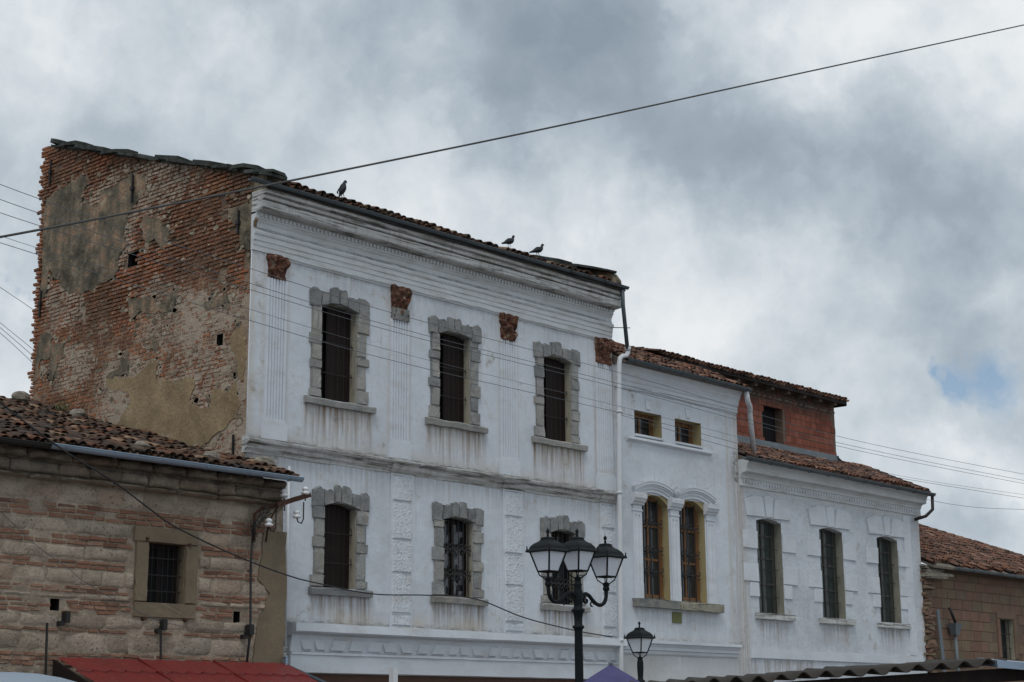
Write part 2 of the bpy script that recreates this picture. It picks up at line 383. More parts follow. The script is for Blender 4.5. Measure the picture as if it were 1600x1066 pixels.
M['hollow_obj'] = gmat('hollow_clay_block', [(0, (.17, .055, .036)), (.5, (.23, .075, .048)), (1, (.27, .095, .062))], var='obj', ns=3, na=.22, fa=.2, bump=.4, bs=30, bd=.01,
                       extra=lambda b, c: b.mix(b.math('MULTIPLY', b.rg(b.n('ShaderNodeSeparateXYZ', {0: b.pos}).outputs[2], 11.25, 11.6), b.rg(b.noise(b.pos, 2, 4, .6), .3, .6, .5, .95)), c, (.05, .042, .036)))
M['cementgrey'] = gmat('grey_cement_joint', (.15, .105, .08), ns=3, na=.3, fa=.3, bump=.5)
M['farstone_obj'] = gmat('pink_ashlar', [(0, (.20, .12, .088)), (.3, (.175, .105, .078)), (.55, (.19, .14, .092)), (.8, (.16, .125, .09)), (1, (.215, .125, .095))], var='obj', ns=2, na=.22, fa=.25, bump=.6, bs=20, bd=.02,
                         extra=grime(.45, 1.4, (.10, .08, .06), (1, 1, 1), .5, .7))
M['farjoint'] = gmat('ashlar_joint', (.14, .10, .075), ns=3, na=.3, fa=.3, bump=.5)
M['capbrick'] = gmat('broken_brick_capital', [(0, (.035, .024, .02)), (.4, (.11, .05, .034)), (.62, (.17, .075, .048)), (.8, (.13, .10, .075)), (1, (.30, .25, .20))], ns=9, na=.6, fs=40, fa=.5, bump=1., bs=22, bd=.04)
M['plaque'] = gmat('olive_plaque', (.15, .16, .06), ns=8, na=.2, fa=.1, rough=.6, bump=.1)
M['paving'] = gmat('stone_paving', [(0, (.16, .15, .14)), (1, (.24, .225, .21))], ns=1, na=.25, fs=12, fa=.2, bump=.4, bs=12)
M['feather'] = gmat('dark_grey_feathers', (.013, .016, .021), ns=14, na=.5, fs=60, fa=.3, rough=.6, bump=.2)
M['weed'] = gmat('dry_green_weed', (.13, .14, .07), na=.3, rough=.9, bump=0)
M['plaincore'] = gmat('rough_back_wall', (.24, .22, .19), ns=1, na=.3, fa=.2, bump=.5)


# ------------------------------------------------------------------ mesh helpers
class MB:
    def __init__(s):
        s.v = []
        s.f = []

    def add(s, vs, fs):
        o = len(s.v)
        s.v += [tuple(p) for p in vs]
        s.f += [tuple(i + o for i in f) for f in fs]
        return s

    def box(s, x0, x1, y0, y1, z0, z1, j=0.):
        vs = [(x, y, z) for x in (x0, x1) for y in (y0, y1) for z in (z0, z1)]
        if j:
            vs = [(a + U(-j, j), b + U(-j, j), c + U(-j, j)) for a, b, c in vs]
        return s.add(vs, [(0, 1, 3, 2), (4, 6, 7, 5), (0, 4, 5, 1), (2, 3, 7, 6), (0, 2, 6, 4), (1, 5, 7, 3)])

    def obox(s, c, ax, ay, az):
        """box from centre and three half-axis vectors"""
        c, ax, ay, az = map(Vector, (c, ax, ay, az))
        vs = [c + ax * i + ay * j + az * k for i in (-1, 1) for j in (-1, 1) for k in (-1, 1)]
        return s.add(vs, [(0, 1, 3, 2), (4, 6, 7, 5), (0, 4, 5, 1), (2, 3, 7, 6), (0, 2, 6, 4), (1, 5, 7, 3)])

    def prism(s, pts, y0, y1, m=None):
        """polygon in (x,z), extruded from y0 (front) to y1; m maps (x,y,z)"""
        n = len(pts)
        vs = [(x, y0, z) for x, z in pts] + [(x, y1, z) for x, z in pts]
        if m:
            vs = [m(*p) for p in vs]
        return s.add(vs, [tuple(range(n)), tuple(range(2 * n - 1, n - 1, -1))] + [(i, i + n, (i + 1) % n + n, (i + 1) % n) for i in range(n)])

    def tube(s, path, r, n=8, cap=True, flat=1.):
        path = [Vector(p) for p in path]
        rs = r if isinstance(r, (list, tuple)) else [r] * len(path)
        rings = []
        prev = None
        for i, p in enumerate(path):
            t = (path[min(i + 1, len(path) - 1)] - path[max(i - 1, 0)])
            t = t.normalized() if t.length > 1e-9 else Vector((0, 0, 1))
            if prev is None:
                a = Vector((0, 0, 1)) if abs(t.z) < .9 else Vector((1, 0, 0))
                e1 = t.cross(a).normalized()
            else:
                e1 = (prev - t * prev.dot(t)).normalized()
            prev = e1
            e2 = t.cross(e1)
            rings.append([p + e1 * rs[i] * math.cos(2 * math.pi * k / n) + e2 * rs[i] * flat * math.sin(2 * math.pi * k / n) for k in range(n)])
        vs = [q for rg in rings for q in rg]
        fs = [(i * n + k, i * n + (k + 1) % n, (i + 1) * n + (k + 1) % n, (i + 1) * n + k) for i in range(len(path) - 1) for k in range(n)]
        if cap:
            fs += [tuple(range(n - 1, -1, -1)), tuple(range((len(path) - 1) * n, len(path) * n))]
        return s.add(vs, fs)

    def lathe(s, c, prof, n=12, rot=0.):
        """prof: (r, z) from bottom to top"""
        vs = [(c[0] + r * math.cos(rot + 2 * math.pi * k / n), c[1] + r * math.sin(rot + 2 * math.pi * k / n), c[2] + z) for r, z in prof for k in range(n)]
        fs = [(i * n + k, i * n + (k + 1) % n, (i + 1) * n + (k + 1) % n, (i + 1) * n + k) for i in range(len(prof) - 1) for k in range(n)]
        fs += [tuple(range(n - 1, -1, -1)), tuple(range((len(prof) - 1) * n, len(prof) * n))]
        return s.add(vs, fs)

    def sweepx(s, prof, x0, x1, step=.25, wob=.006, closed=True):
        """closed profile of (y,z) points swept along X, with a little age in the line"""
        n = len(prof)
        k = max(1, int((x1 - x0) / step))
        vs = []
        for i in range(k + 1):
            x = x0 + (x1 - x0) * i / k
            for j, (y, z) in enumerate(prof):
                a = mnoise.noise(Vector((x * 1.7, j * 3.1, z))) * wob
                b = mnoise.noise(Vector((x * 1.3, j * 2.3 + 40, z))) * wob
                vs.append((x, y + a, z + b))
        fs = [(i * n + j, i * n + (j + 1) % n, (i + 1) * n + (j + 1) % n, (i + 1) * n + j) for i in range(k) for j in range(n)]
        fs += [tuple(range(n - 1, -1, -1)), tuple(range(k * n, k * n + n))]
        return s.add(vs, fs)

    def build(s, name, mat, parent=None, smooth=False, attr=None, bevel=0):
        me = bpy.data.meshes.new(name)
        me.from_pydata(s.v, [], s.f)
        me.update()
        if smooth:
            me.polygons.foreach_set('use_smooth', [True] * len(me.polygons))
        me.materials.append(mat)
        if attr is not None:
            a = me.color_attributes.new('dirt', 'FLOAT_COLOR', 'POINT')
            a.data.foreach_set('color', np.asarray(attr, dtype=np.float32).ravel())
        o = bpy.data.objects.new(name, me)
        if parent:
            o.parent = parent
        col.objects.link(o)
        # consistent outward normals
        return o


def fixn(o):
    import bmesh
    bm = bmesh.new()
    bm.from_mesh(o.data)
    bmesh.ops.recalc_face_normals(bm, faces=bm.faces)
    bm.to_mesh(o.data)
    bm.free()
    return o


def tag(o, label=None, cat=None, group=None, kind=None):
    if label:
        o['label'] = label
    if cat:
        o['category'] = cat
    if group:
        o['group'] = group
    if kind:
        o['kind'] = kind
    return o


def empty(name, loc=(0, 0, 0), label=None, cat=None, group=None):
    """an Empty at world origin offset kept zero so that children use world metres"""
    o = bpy.data.objects.new(name, None)
    col.objects.link(o)
    return tag(o, label, cat, group)


def relocate(e, loc):
    """move a thing's Empty to its base without moving its children"""
    loc = Vector(loc)
    e.location = loc
    for ch in e.children:
        ch.matrix_parent_inverse = Matrix.Translation(-loc)
    return e


def copy_tree(o, parent=None):
    c = o.copy()
    col.objects.link(c)
    c.parent = parent
    for ch in o.children:
        copy_tree(ch, c)
    return c


def cushion(inset=.12, j=.05):
    """unit stone or brick: width X, height Z, front face at -Y"""
    b = [(x, 0, z) for x, z in ((-.5, -.5), (.5, -.5), (.5, .5), (-.5, .5))]
    m = [(x * .99 + U(-j, j) * .4, -.62, z * .98 + U(-j, j)) for x, z in ((-.5, -.5), (.5, -.5), (.5, .5), (-.5, .5))]
    f = [(x * (1 - inset * .5) + U(-j, j) * .5, -1 + U(-.1, .1), z * (1 - inset) + U(-j, j)) for x, z in ((-.5, -.5), (.5, -.5), (.5, .5), (-.5, .5))]
    vs = b + m + f
    fs = [(0, 3, 2, 1)] + [(i, (i + 1) % 4, (i + 1) % 4 + 4, i + 4) for i in range(4)] + [(i + 4, (i + 1) % 4 + 4, (i + 1) % 4 + 8, i + 8) for i in range(4)] + [(8, 9, 10, 11)]
    return vs, fs


def rough_stone(nx=7, nz=4):
    """unit stone with an uneven hewn face and worn arrises"""
    sd_ = U(0, 90)
    vs, fs = [], []
    for j in range(nz + 1):
        for i in range(nx + 1):
            x, z = -.5 + i / nx, -.5 + j / nz
            e = i in (0, nx) or j in (0, nz)
            q = mnoise.noise_vector(Vector((x * 3, z * 3, sd_)))
            d = .55 + U(-.2, .1) if e else 1 + q.y * .35 + U(-.12, .12)
            vs.append((x + q.x * .035, -d, z + q.z * .09))
    for j in range(nz):
        for i in range(nx):
            a = j * (nx + 1) + i
            fs.append((a, a + 1, a + nx + 2, a + nx + 1))
    ring = list(range(nx + 1)) + [(k + 1) * (nx + 1) + nx for k in range(nz)] + [nz * (nx + 1) + nx - 1 - k for k in range(nx)] + [(nz - 1 - k) * (nx + 1) for k in range(nz - 1)]
    o = len(vs)
    vs += [(vs[k][0], .0, vs[k][2]) for k in ring]
    m = len(ring)
    fs += [(ring[k], o + k, o + (k + 1) % m, ring[(k + 1) % m]) for k in range(m)]
    return vs, fs


def tile_proto(rl=.098, ru=.078, ln=.43, th=.016, n=6):
    """barrel tile: low end at y=0, runs up +Y, arch up +Z"""
    rl += U(-.008, .008)
    vs, fs = [], []
    rows = [(0., rl), (ln, ru)]
    for y, r in rows:
        for k in range(n + 1):
            a = math.pi * k / n
            vs.append((r * math.cos(a), y, r * .82 * math.sin(a)))
        for k in range(n + 1):
            a = math.pi * k / n
            vs.append(((r - th) * math.cos(a), y, (r - th) * .82 * math.sin(a)))
    m = n + 1
    for k in range(n):
        fs.append((k, k + 1, 2 * m + k + 1, 2 * m + k))
        fs.append((m + k + 1, m + k, 3 * m + k, 3 * m + k + 1))
        fs.append((k + 1, k, m + k, m + k + 1))
        fs.append((2 * m + k, 2 * m + k + 1, 3 * m + k + 1, 3 * m + k))
    fs += [(0, 2 * m, 3 * m, m), (n, m + n, 3 * m + n, 2 * m + n)]
    return vs, fs


def to_mesh(name, vf, mat, smooth=False):
    me = bpy.data.meshes.new(name)
    me.from_pydata(vf[0], [], vf[1])
    if smooth:
        me.polygons.foreach_set('use_smooth', [True] * len(me.polygons))
    me.materials.append(mat)
    return me


def scatter(name, protos, mats, parent, m_obj, m_stuff, nmax=300, smooth=False, stuffname=None):
    """mats: list of (proto index, matrix). The nmax nearest the camera become parts that share
    mesh data; the rest are joined into one 'stuff' part."""
    order = sorted(mats, key=lambda q: (q[1].translation - CAM).length)
    near, far = order[:nmax], order[nmax:]
    mes = [to_mesh(name, p, m_obj, smooth) for p in protos]
    for k, mt in near:
        o = bpy.data.objects.new(name, mes[k])
        o.matrix_local = mt
        o.parent = parent
        col.objects.link(o)
    if far:
        V, F, off = [], [], 0
        pv = [np.array(p[0]) for p in protos]
        for k, mt in far:
            A = np.array(mt)
            V.append(pv[k] @ A[:3, :3].T + A[:3, 3])
            F += [tuple(i + off for i in f) for f in protos[k][1]]
            off += len(pv[k])
        me = bpy.data.meshes.new(stuffname or name + 's_beyond')
        me.from_pydata(np.concatenate(V).tolist(), [], F)
        if smooth:
            me.polygons.foreach_set('use_smooth', [True] * len(me.polygons))
        me.materials.append(m_stuff)
        o = bpy.data.objects.new(stuffname or 'smaller_' + name + 's', me)
        o.parent = parent
        col.objects.link(o)
        o['kind'] = 'stuff'


def TRS(loc, rx=0., ry=0., rz=0., s=(1, 1, 1)):
    return Matrix.Translation(loc) @ Matrix.Rotation(rz, 4, 'Z') @ Matrix.Rotation(rx, 4, 'X') @ Matrix.Rotation(ry, 4, 'Y') @ Matrix.Diagonal((*s, 1))


def lines(a, b, step, cuts):
    xs = [a]
    pts = sorted({a, b, *[c for c in cuts if a < c < b]})
    for p, q in zip(pts, pts[1:]):
        n = max(1, round((q - p) / step))
        xs += [p + (q - p) * i / n for i in range(1, n + 1)]
    return xs


def wall_grid(name, u0, u1, v0, v1, step, holes, fmap, mat, parent, dirt=None, amp=.012, top=None, depth=.5):
    """plaster sheet with real openings; fmap(u, v, d) -> world, d = metres proud of the wall plane"""
    us = lines(u0, u1, step, [c for h in holes for c in h[:2]])
    vs = lines(v0, v1, step, [c for h in holes for c in h[2:4]])
    P, A, idx = [], [], {}
    nu, nv = len(us), len(vs)
    for j, v in enumerate(vs):
        for i, u in enumerate(us):
            vv = min(v, top(u)) if top else v
            edge = any(h[0] - 1e-4 <= u <= h[1] + 1e-4 and h[2] - 1e-4 <= v <= h[3] + 1e-4 for h in holes)
            d = 0 if edge else amp * (mnoise.noise(Vector((u * .7, vv * .7, 3))) + .5 * mnoise.noise(Vector((u * 3, vv * 3, 9))))
            P.append(fmap(u, vv, d))
            A.append((*dirt(u, vv), 1) if dirt else (0, 0, 0, 1))
    F = []
    for j in range(nv - 1):
        for i in range(nu - 1):
            cu, cv = (us[i] + us[i + 1]) / 2, (vs[j] + vs[j + 1]) / 2
            if any(h[0] < cu < h[1] and h[2] < cv < h[3] for h in holes):
                continue
            if top and vs[j] >= max(top(us[i]), top(us[i + 1])):
                continue
            a = j * nu + i
            F.append((a, a + 1, a + nu + 1, a + nu))
    # rim to the back so that the wall has thickness
    n0 = len(P)
    tp = top or (lambda u: v1)
    rim = [(u, v0) for u in (u0, u1)] + [(u1, tp(u1)), (u0, tp(u0))]
    for d in (0, -depth):
        for u, v in rim:
            P.append(fmap(u, v, d))
            A.append((0, 0, 0, 1))
    F += [(n0 + i, n0 + (i + 1) % 4, n0 + (i + 1) % 4 + 4, n0 + i + 4) for i in range(4)]
    mb = MB()
    mb.v, mb.f = P, F
    return mb.build(name, mat, parent, smooth=True, attr=A)


def reveal(name, x0, x1, z0, z1, yf, yb, mat, parent):
    """the four inner faces of an opening, as thin solid linings"""
    t = .03
    mb = MB()
    mb.box(x0 - t, x0, yf + .004, yb, z0 - t, z1 + t)
    mb.box(x1, x1 + t, yf + .004, yb, z0 - t, z1 + t)
    mb.box(x0, x1, yf + .004, yb, z1, z1 + t)
    mb.box(x0, x1, yf + .004, yb, z0 - t, z0)
    return mb.build(name, mat, parent)


def jag(poly, amp=.05, sub=4, seed=0):
    """roughen a polygon outline"""
    out = []
    n = len(poly)
    for i in range(n):
        a, b = Vector(poly[i]), Vector(poly[(i + 1) % n])
        k = max(1, min(10, int((b - a).length / .09)))
        for q in range(k):
            p = a.lerp(b, q / k)
            nv = mnoise.noise_vector(Vector((p.x * 5, p.y * 5, seed)))
            out.append((p.x + nv.x * amp, p.y + nv.y * amp))
    return out


def inside(p, poly):
    x, y = p
    c = False
    j = len(poly) - 1
    for i in range(len(poly)):
        if (poly[i][1] > y) != (poly[j][1] > y) and x < (poly[j][0] - poly[i][0]) * (y - poly[i][1]) / (poly[j][1] - poly[i][1]) + poly[i][0]:
            c = not c
        j = i
    return c


def smoothstep(a, b, x):
    t = min(1, max(0, (x - a) / (b - a)))
    return t * t * (3 - 2 * t)


def roof_tiles(parent, x0, x1, y0, z0, slope, rows, ob, st, nmax=300, sp=.205, exp=.335, ok=None, rough=1., smooth=True, name='roof_tile'):
    th = math.atan(slope)
    protos = [tile_proto() for _ in range(7)] + [tile_proto(ln=.30), tile_proto(ln=.36, rl=.105)]
    cover, pans = [], []
    nc = int((x1 - x0) / sp)
    for i in range(nc + 1):
        for j in range(rows):
            d = j * exp + U(-.035, .035) * rough + .05 * mnoise.noise(Vector((i * .35, j * .5, 2)))
            x = x0 + i * sp + U(-.018, .018) * rough
            y = y0 + d * math.cos(th)
            sag = -.05 * rough * (mnoise.noise(Vector((x * .5, y * .5, 7))) + .3)
            z = z0 + d * math.sin(th) + sag
            if ok and not ok(x, y):
                continue
            if rnd() < .985:
                cover.append((random.randrange(9), TRS((x, y, z + .045 + U(-.012, .016) * rough), th - .05 + U(-.04, .05) * rough, U(-.10, .10) * rough, U(-.10, .10) * rough, (U(.93, 1.1), 1, U(.9, 1.1)))))
            pans.append((random.randrange(7), TRS((x + sp / 2, y - .02, z + .055), th - .04, math.pi + U(-.05, .05), U(-.04, .04), (U(.95, 1.1), 1, 1))))
    scatter(name, protos, cover, parent, ob, st, nmax, smooth, stuffname='upper_roof_tiles')
    # the trough tiles under them, joined
    pv = [np.array(p[0]) for p in protos]
    V, F, off = [], [], 0
    for k, mt in pans:
        A = np.array(mt)
        V.append(pv[k] @ A[:3, :3].T + A[:3, 3])
        F += [tuple(i + off for i in f) for f in protos[k][1]]
        off += len(pv[k])
    mb = MB()
    mb.v, mb.f = np.concatenate(V).tolist(), F
    o = mb.build('trough_tiles', st, parent, smooth)
    o['kind'] = 'stuff'


def gutter(name, x0, x1, y, z, r, mat, parent, dz=0.):
    """half-round gutter along X with a rolled lip and straps"""
    mb = MB()
    n = 8
    k = max(2, int((x1 - x0) / .8))
    P, F = [], []
    for i in range(k + 1):
        x = x0 + (x1 - x0) * i / k
        zz = z + dz * i / k + U(-.006, .006)
        ring = [(x, y - r * math.cos(math.pi * q / n), zz - r * math.sin(math.pi * q / n)) for q in range(n + 1)]
        ring += [(x, y - (r - .012) * math.cos(math.pi * q / n), zz - (r - .012) * math.sin(math.pi * q / n)) for q in range(n, -1, -1)]
        P += ring
    m = 2 * (n + 1)
    F = [(i * m + q, i * m + (q + 1) % m, (i + 1) * m + (q + 1) % m, (i + 1) * m + q) for i in range(k) for q in range(m)]
    F += [tuple(range(m - 1, -1, -1)), tuple(range(k * m, k * m + m))]
    mb.add(P, F)
    mb.tube([(x0, y - r, z + .004), (x1, y - r, z + dz + .004)], .013, 6)
    o = fixn(mb.build(name, mat, parent, smooth=False))
    x = x0 + .3
    while x < x1 - .1:
        s = MB()
        zz = z + dz * (x - x0) / (x1 - x0)
        pts = [(x, y - (r + .008) * math.cos(math.pi * q / n), zz - (r + .008) * math.sin(math.pi * q / n)) for q in range(n + 1)]
        s.tube([(x, y - r - .008, zz + .02)] + pts + [(x, y + r + .008, zz + .03)], .008, 4)
        s.build('gutter_strap', mat, o)
        x += 1.05
    return o


def pipe(name, path, r, mat, parent, rings=(), n=12):
    mb = MB()
    mb.tube(path, r, n)
    for p, q in rings:
        mb.tube([p, q], r * 1.22, n)
    o = mb.build(name, mat, parent, smooth=True)
    return o


def grille(parent, x0, x1, z0, z1, y, nv=5, hz=(), r=.011, ornate=False, hook=True, name='window_grille'):
    mb = MB()
    for i in range(nv):
        x = x0 + (x1 - x0) * (i + .5) / nv
        mb.tube([(x, y, z0), (x, y, z1)], r, 5)
    for z in hz:
        hh_ = .018 if ornate else .008
        mb.box(x0 - .03, x1 + .03, y - .012, y + .008, z - hh_, z + hh_)
        if ornate:
            for i in range(nv + 1):
                x = x0 + (x1 - x0) * i / nv
                for s in (-1, 1):
                    mb.tube([(x + s * .045 * math.sin(a), y - .012, z + s * (.06 - .055 * math.cos(a))) for a in [q * .7 for q in range(8)]], .012, 4)
    return mb.build(name, M['iron'], parent)


# ------------------------------------------------------------------ ground
g = MB()
g.add([(-1500, -1500, 0), (1500, -1500, 0), (1500, 1500, 0), (-1500, 1500, 0)], [(0, 1, 2, 3)])
tag(g.build('ground', M['paving']), kind='structure')
g = MB()
g.box(-10, 80, 25.2, 26.2, .004, .13)
tag(g.build('pavement', M['paving']), kind='structure')

# ------------------------------------------------------------------ main three-storey house
Y0 = 27.4
XL, XR = 21.95, 34.25
H = empty('tall_house', label='tall white three storey house with bare brick gable end and ruined brick capitals', cat='house')
fy = lambda u, v, d: (u, Y0 - d, v)
UP = [(23.94, 25.0), (27.66, 28.72), (31.42, 32.50)]
LO = [(24.12, 25.06), (27.81, 28.80), (31.62, 32.58)]
ZU, ZL = (8.62, 10.80), (4.49, 6.34)
holes = [(a, b, *ZU) for a, b in UP] + [(a, b, *ZL) for a, b in LO]
nse = lambda x, z, s=1: mnoise.noise(Vector((x * s, z * s, 11)))


def dirt_main(x, z):
    r = g = b = 0.
    for k, (a, c) in enumerate(UP):
        if z < 8.45 and a - .5 < x < c + .6:
            e = min(1, (x - a + .5) / .15, (c + .6 - x) / .15)
            L = .95 + .3 * nse(x, 5, 4)
            r = max(r, e * .95 * max(0, 1 - (8.45 - z) / L) ** .7)
            b = max(b, e * .4 * smoothstep(7.5, 8.4, z))
    for k, (a, c) in enumerate(LO):
        if z < 4.32 and a - .4 < x < c + .5:
            e = min(1, (x - a + .4) / .12, (c + .5 - x) / .12)
            r = max(r, e * .85 * max(0, 1 - (4.32 - z) / .72) ** .7)
    b = max(b, .62 * (1 - smoothstep(3.72, 4.25, z)) * (.6 + nse(x, z, 1.2)), .45 * (1 - smoothstep(7.5, 7.95, z)) * smoothstep(7.3, 7.5, z))
    r = max(r, .3 * (.6 + nse(x, 1, .8)) * max(0, 1 - (11.55 - z) / .8) * (z < 11.6), .3 * max(0, 1 - (7.2 - z) / .7) * (z < 7.2))
    g = max(g, .8 * (1 - smoothstep(3.70, 3.85, z)), .9 * (1 - smoothstep(7.5, 7.62, z)) * smoothstep(7.3, 7.4, z), .3 * smoothstep(11.3, 11.58, z))
    # yellow run-off down the pilaster edges
    for p in (22.63, 26.35, 30.1, 33.82):
        for q in (-.33, .33):
            d = abs(x - p - q)
            if d < .09 and z > 7.5:
                b = max(b, .38 * (1 - d / .09))
    b = max(b, .5 * (1 - smoothstep(0, .25, x - XL)) * (z > 7.2))
    if z < 7.2 and x < 22.8:
        g = max(g, .55)
        b = max(b, .5)
    if x > 33.3:
        r = max(r, .75 * smoothstep(33.3, 33.8, x) * (z > 7.4))
        b = max(b, .45 * smoothstep(33.3, 33.8, x))
    return r, g, b


wall_grid('front_wall', XL - .015, XR, 2.66, 12.9, .06, holes, fy, M['plaster'], H, dirt_main, depth=.03)
SHC = MB().box(22.5, 34.2, 27.95, 35.7, 0, 12.9)
o = SHC.build('house_core', M['plaincore'], H)
# party wall to the right, above the lower neighbour
MB().box(34.12, 34.245, 27.9, 35.7, 2.7, 13.2).build('side_wall', M['trim_dirty'], H)


def stone_piece(pts, y0, y1, mat, parent, name='surround_stone', inset=.025):
    """a rough stone: polygon in (x,z) with a slightly smaller, uneven front"""
    n = len(pts)
    cx = sum(p[0] for p in pts) / n
    cz = sum(p[1] for p in pts) / n
    sh = lambda p, k: (p[0] + (cx - p[0]) * k, p[1] + (cz - p[1]) * k)
    w = max(p[0] for p in pts) - min(p[0] for p in pts)
    k = min(.35, inset / max(.05, w / 2))
    ym = y0 + (y1 - y0) * .35
    vs = [(x, y1, z) for x, z in pts] + [(x + U(-.006, .006), ym, z + U(-.006, .006)) for x, z in pts] + [(sh(p, k)[0], y0 + U(-.012, .012), sh(p, k)[1]) for p in pts]
    mb = MB()
    mb.add(vs, [tuple(range(n))] + [(i + a, (i + 1) % n + a, (i + 1) % n + a + n, i + a + n) for a in (0, n) for i in range(n)] + [tuple(range(3 * n - 1, 2 * n - 1, -1))])
    return fixn(mb.build(name, mat, parent))


def main_window(a, c, z0, z1, kind, blocks):
    ins = Y0 + .195
    W = reveal('window', a, c, z0, z1, Y0, ins + .25, M['stone_reveal'], H)
    MB().box(a - .03, c + .03, ins + .25, ins + .27, z0 - .03, z1 + .03).build('dark_room', M['dark'], W)
    rise = .10
    spring = z1 - rise
    # shutters / sash
    if kind == 'shutter':
        m = a + (c - a) * U(.30, .36)
        s = MB()
        k = 5
        for i in range(k):
            xa = m + .015 + (c - m - .015) * i / k
            s.box(xa, xa + (c - m) / k - .008, ins + U(0, .008), ins + .035, z0 + .01, z1 - .01)
        s.build('shutter', M['darkwood'], W)
        s = MB()
        for i in range(2):
            xa = a + (m - .05 - a) * i / 2
            s.box(xa, xa + (m - .05 - a) / 2 - .008, ins + .05 + U(0, .008), ins + .085, z0 + .01, z1 - .01)
        s.build('shutter', M['darkwood'], W)
        grille(W, a, c, z0, z1 - .02, Y0 + .12, 6, (z0 + .62, z0 + 1.32), r=.006)
    elif kind == 'boards':
        for i in range(6):
            xa = a + (c - a) * i / 6
            MB().box(xa + .003, xa + (c - a) / 6 - .005, ins + U(0, .012), ins + .04, z0 + .01, z1 - .01).build('shutter_board', M['darkwood'], W)
        grille(W, a, c, z0, z1 - .02, Y0 + .12, 6, (z0 + .55, z0 + 1.2), r=.006)
    else:
        s = MB()
        for xa, xb in ((a, a + .06), (c - .06, c), ((a + c) / 2 - .03, (a + c) / 2 + .03)):
            s.box(xa, xb, ins, ins + .05, z0, z1)
        for zz in (z0, z0 + .62, z0 + 1.2, z1 - .12):
            s.box(a + .06, c - .06, ins + .003, ins + .047, zz, zz + .05)
        s.build('sash', M['darkwood'], W)
        MB().box(a, c, ins + .06, ins + .07, z0, z1).build('pane', M['glass'], W)
        n = 9
        P, F = [], []
        for j in range(12):
            for i in range(n):
                P.append((a + .05 + (c - a - .1) * i / (n - 1), ins + .055 + .03 * mnoise.noise(Vector((i * .9, j * .8, a))), z0 + .02 + (z1 - z0 - .3) * j / 11))
        for j in range(11):
            for i in range(n - 1):
                if kind == 'plastic' and mnoise.noise(Vector((i * .6, j * .5, 30))) > -.12:
                    F.append((j * n + i, j * n + i + 1, j * n + n + i + 1, j * n + n + i))
        if F:
            q = MB()
            q.v, q.f = P, F
            o = q.build('plastic_sheet', M['curtain'], W, smooth=True)
            md = o.modifiers.new('t', 'SOLIDIFY')
            md.thickness = .004
        grille(W, a, c, z0 + .02, z1 - .03, Y0 + .06, 6, (z0 + .52, z0 + 1.12), r=.012, ornate=True)
    # hooks of the old shutters on the right jamb
    for zz in (z0 + .62, z0 + 1.3):
        MB().tube([(c + .0, Y0 + .13, zz), (c - .10, Y0 + .05, zz), (c - .10, Y0 + .05, zz + .05)], .012, 5).build('shutter_hook', M['iron'], W)
    # sill
    sl = MB()
    n = 10
    xa, xb = a - .46 + (.05 if z0 < 6 else 0), c + (.54 if z0 > 6 else .44)
    P = []
    for i in range(n + 1):
        x = xa + (xb - xa) * i / n
        t = z0 - .015 + .03 * nse(x * 3, z0)
        b2 = z0 - .165 + .02 * nse(x * 3, z0 + 9)
        P += [(x, Y0 + .02, b2), (x, Y0 - .11 + .015 * nse(x, 3, 5), b2), (x, Y0 - .12 + .02 * nse(x, 5, 5), t - .03), (x, Y0 - .09, t), (x, Y0 + .02, t + .012)]
    sl.add(P, [(i * 5 + j, i * 5 + (j + 1) % 5, i * 5 + 5 + (j + 1) % 5, i * 5 + 5 + j) for i in range(n) for j in range(5)] + [(4, 3, 2, 1, 0), tuple(range(n * 5, n * 5 + 5))])
    fixn(sl.build('sill', M['jamb_obj'], W))
    # jamb stones, alternately wide and narrow
    for side in (-1, 1):
        zz = z0 + .005
        wide = True
        zs = []
        while zz < spring - .06:
            h = (.26 if wide else .46) * U(.72, 1.3)
            if spring - (zz + h) < .16:
                h = spring - zz
            zs.append((zz, zz + h, wide))
            zz += h
            wide = not wide
        for za, zb, wd in zs:
            wdt = (.35 if wd else .265) * U(.90, 1.08)
            if side < 0:
                x1, x0 = a - .004, a - wdt
            else:
                x0, x1 = c + .004, c + wdt
            pts = jag([(x0, za + .012), (x1, za + .012), (x1, zb - .012), (x0, zb - .012)], .012, seed=za + a)
            stone_piece(pts, Y0 - .038 - (.012 if wd else 0) - U(0, .012), Y0 + .03, M['jamb_obj'], W, inset=.009)
    # lintel: voussoirs with a jagged raised top
    # bedding of render and stone chips round the frame
    bx0, bx1 = a - .33, c + .33
    for q0, q1_, r0, r1 in ((bx0 + .04, a - .006, z0 + .01, spring - .02), (c + .006, bx1 - .04, z0 + .01, spring - .02), (bx0, bx1, z1 + .004, z1 + .25), (bx0, a - .006, spring - .02, z1), (c + .006, bx1, spring - .02, z1)):
        stone_piece(jag([(q0, r0), (q1_, r0), (q1_, r1), (q0, r1)], .02 if r0 > z1 else .0, seed=a), Y0 - .024, Y0 + .02, M['jamb_obj'], W, 'bedding', .004)
    xs = [a - .37, a - .05 + U(-.03, .03), a + .24 + U(-.05, .04), a + .46 + U(-.04, .05), a + .74 + U(-.05, .05), c + .05 + U(-.03, .03), c + .37]
    tops = [z1 + .28, z1 + .25, z1 + .36, z1 + .37, z1 + .25, z1 + .27]
    arc = lambda x: spring + rise * (1 - ((x - (a + c) / 2) / ((c - a) / 2)) ** 2) if a < x < c else spring
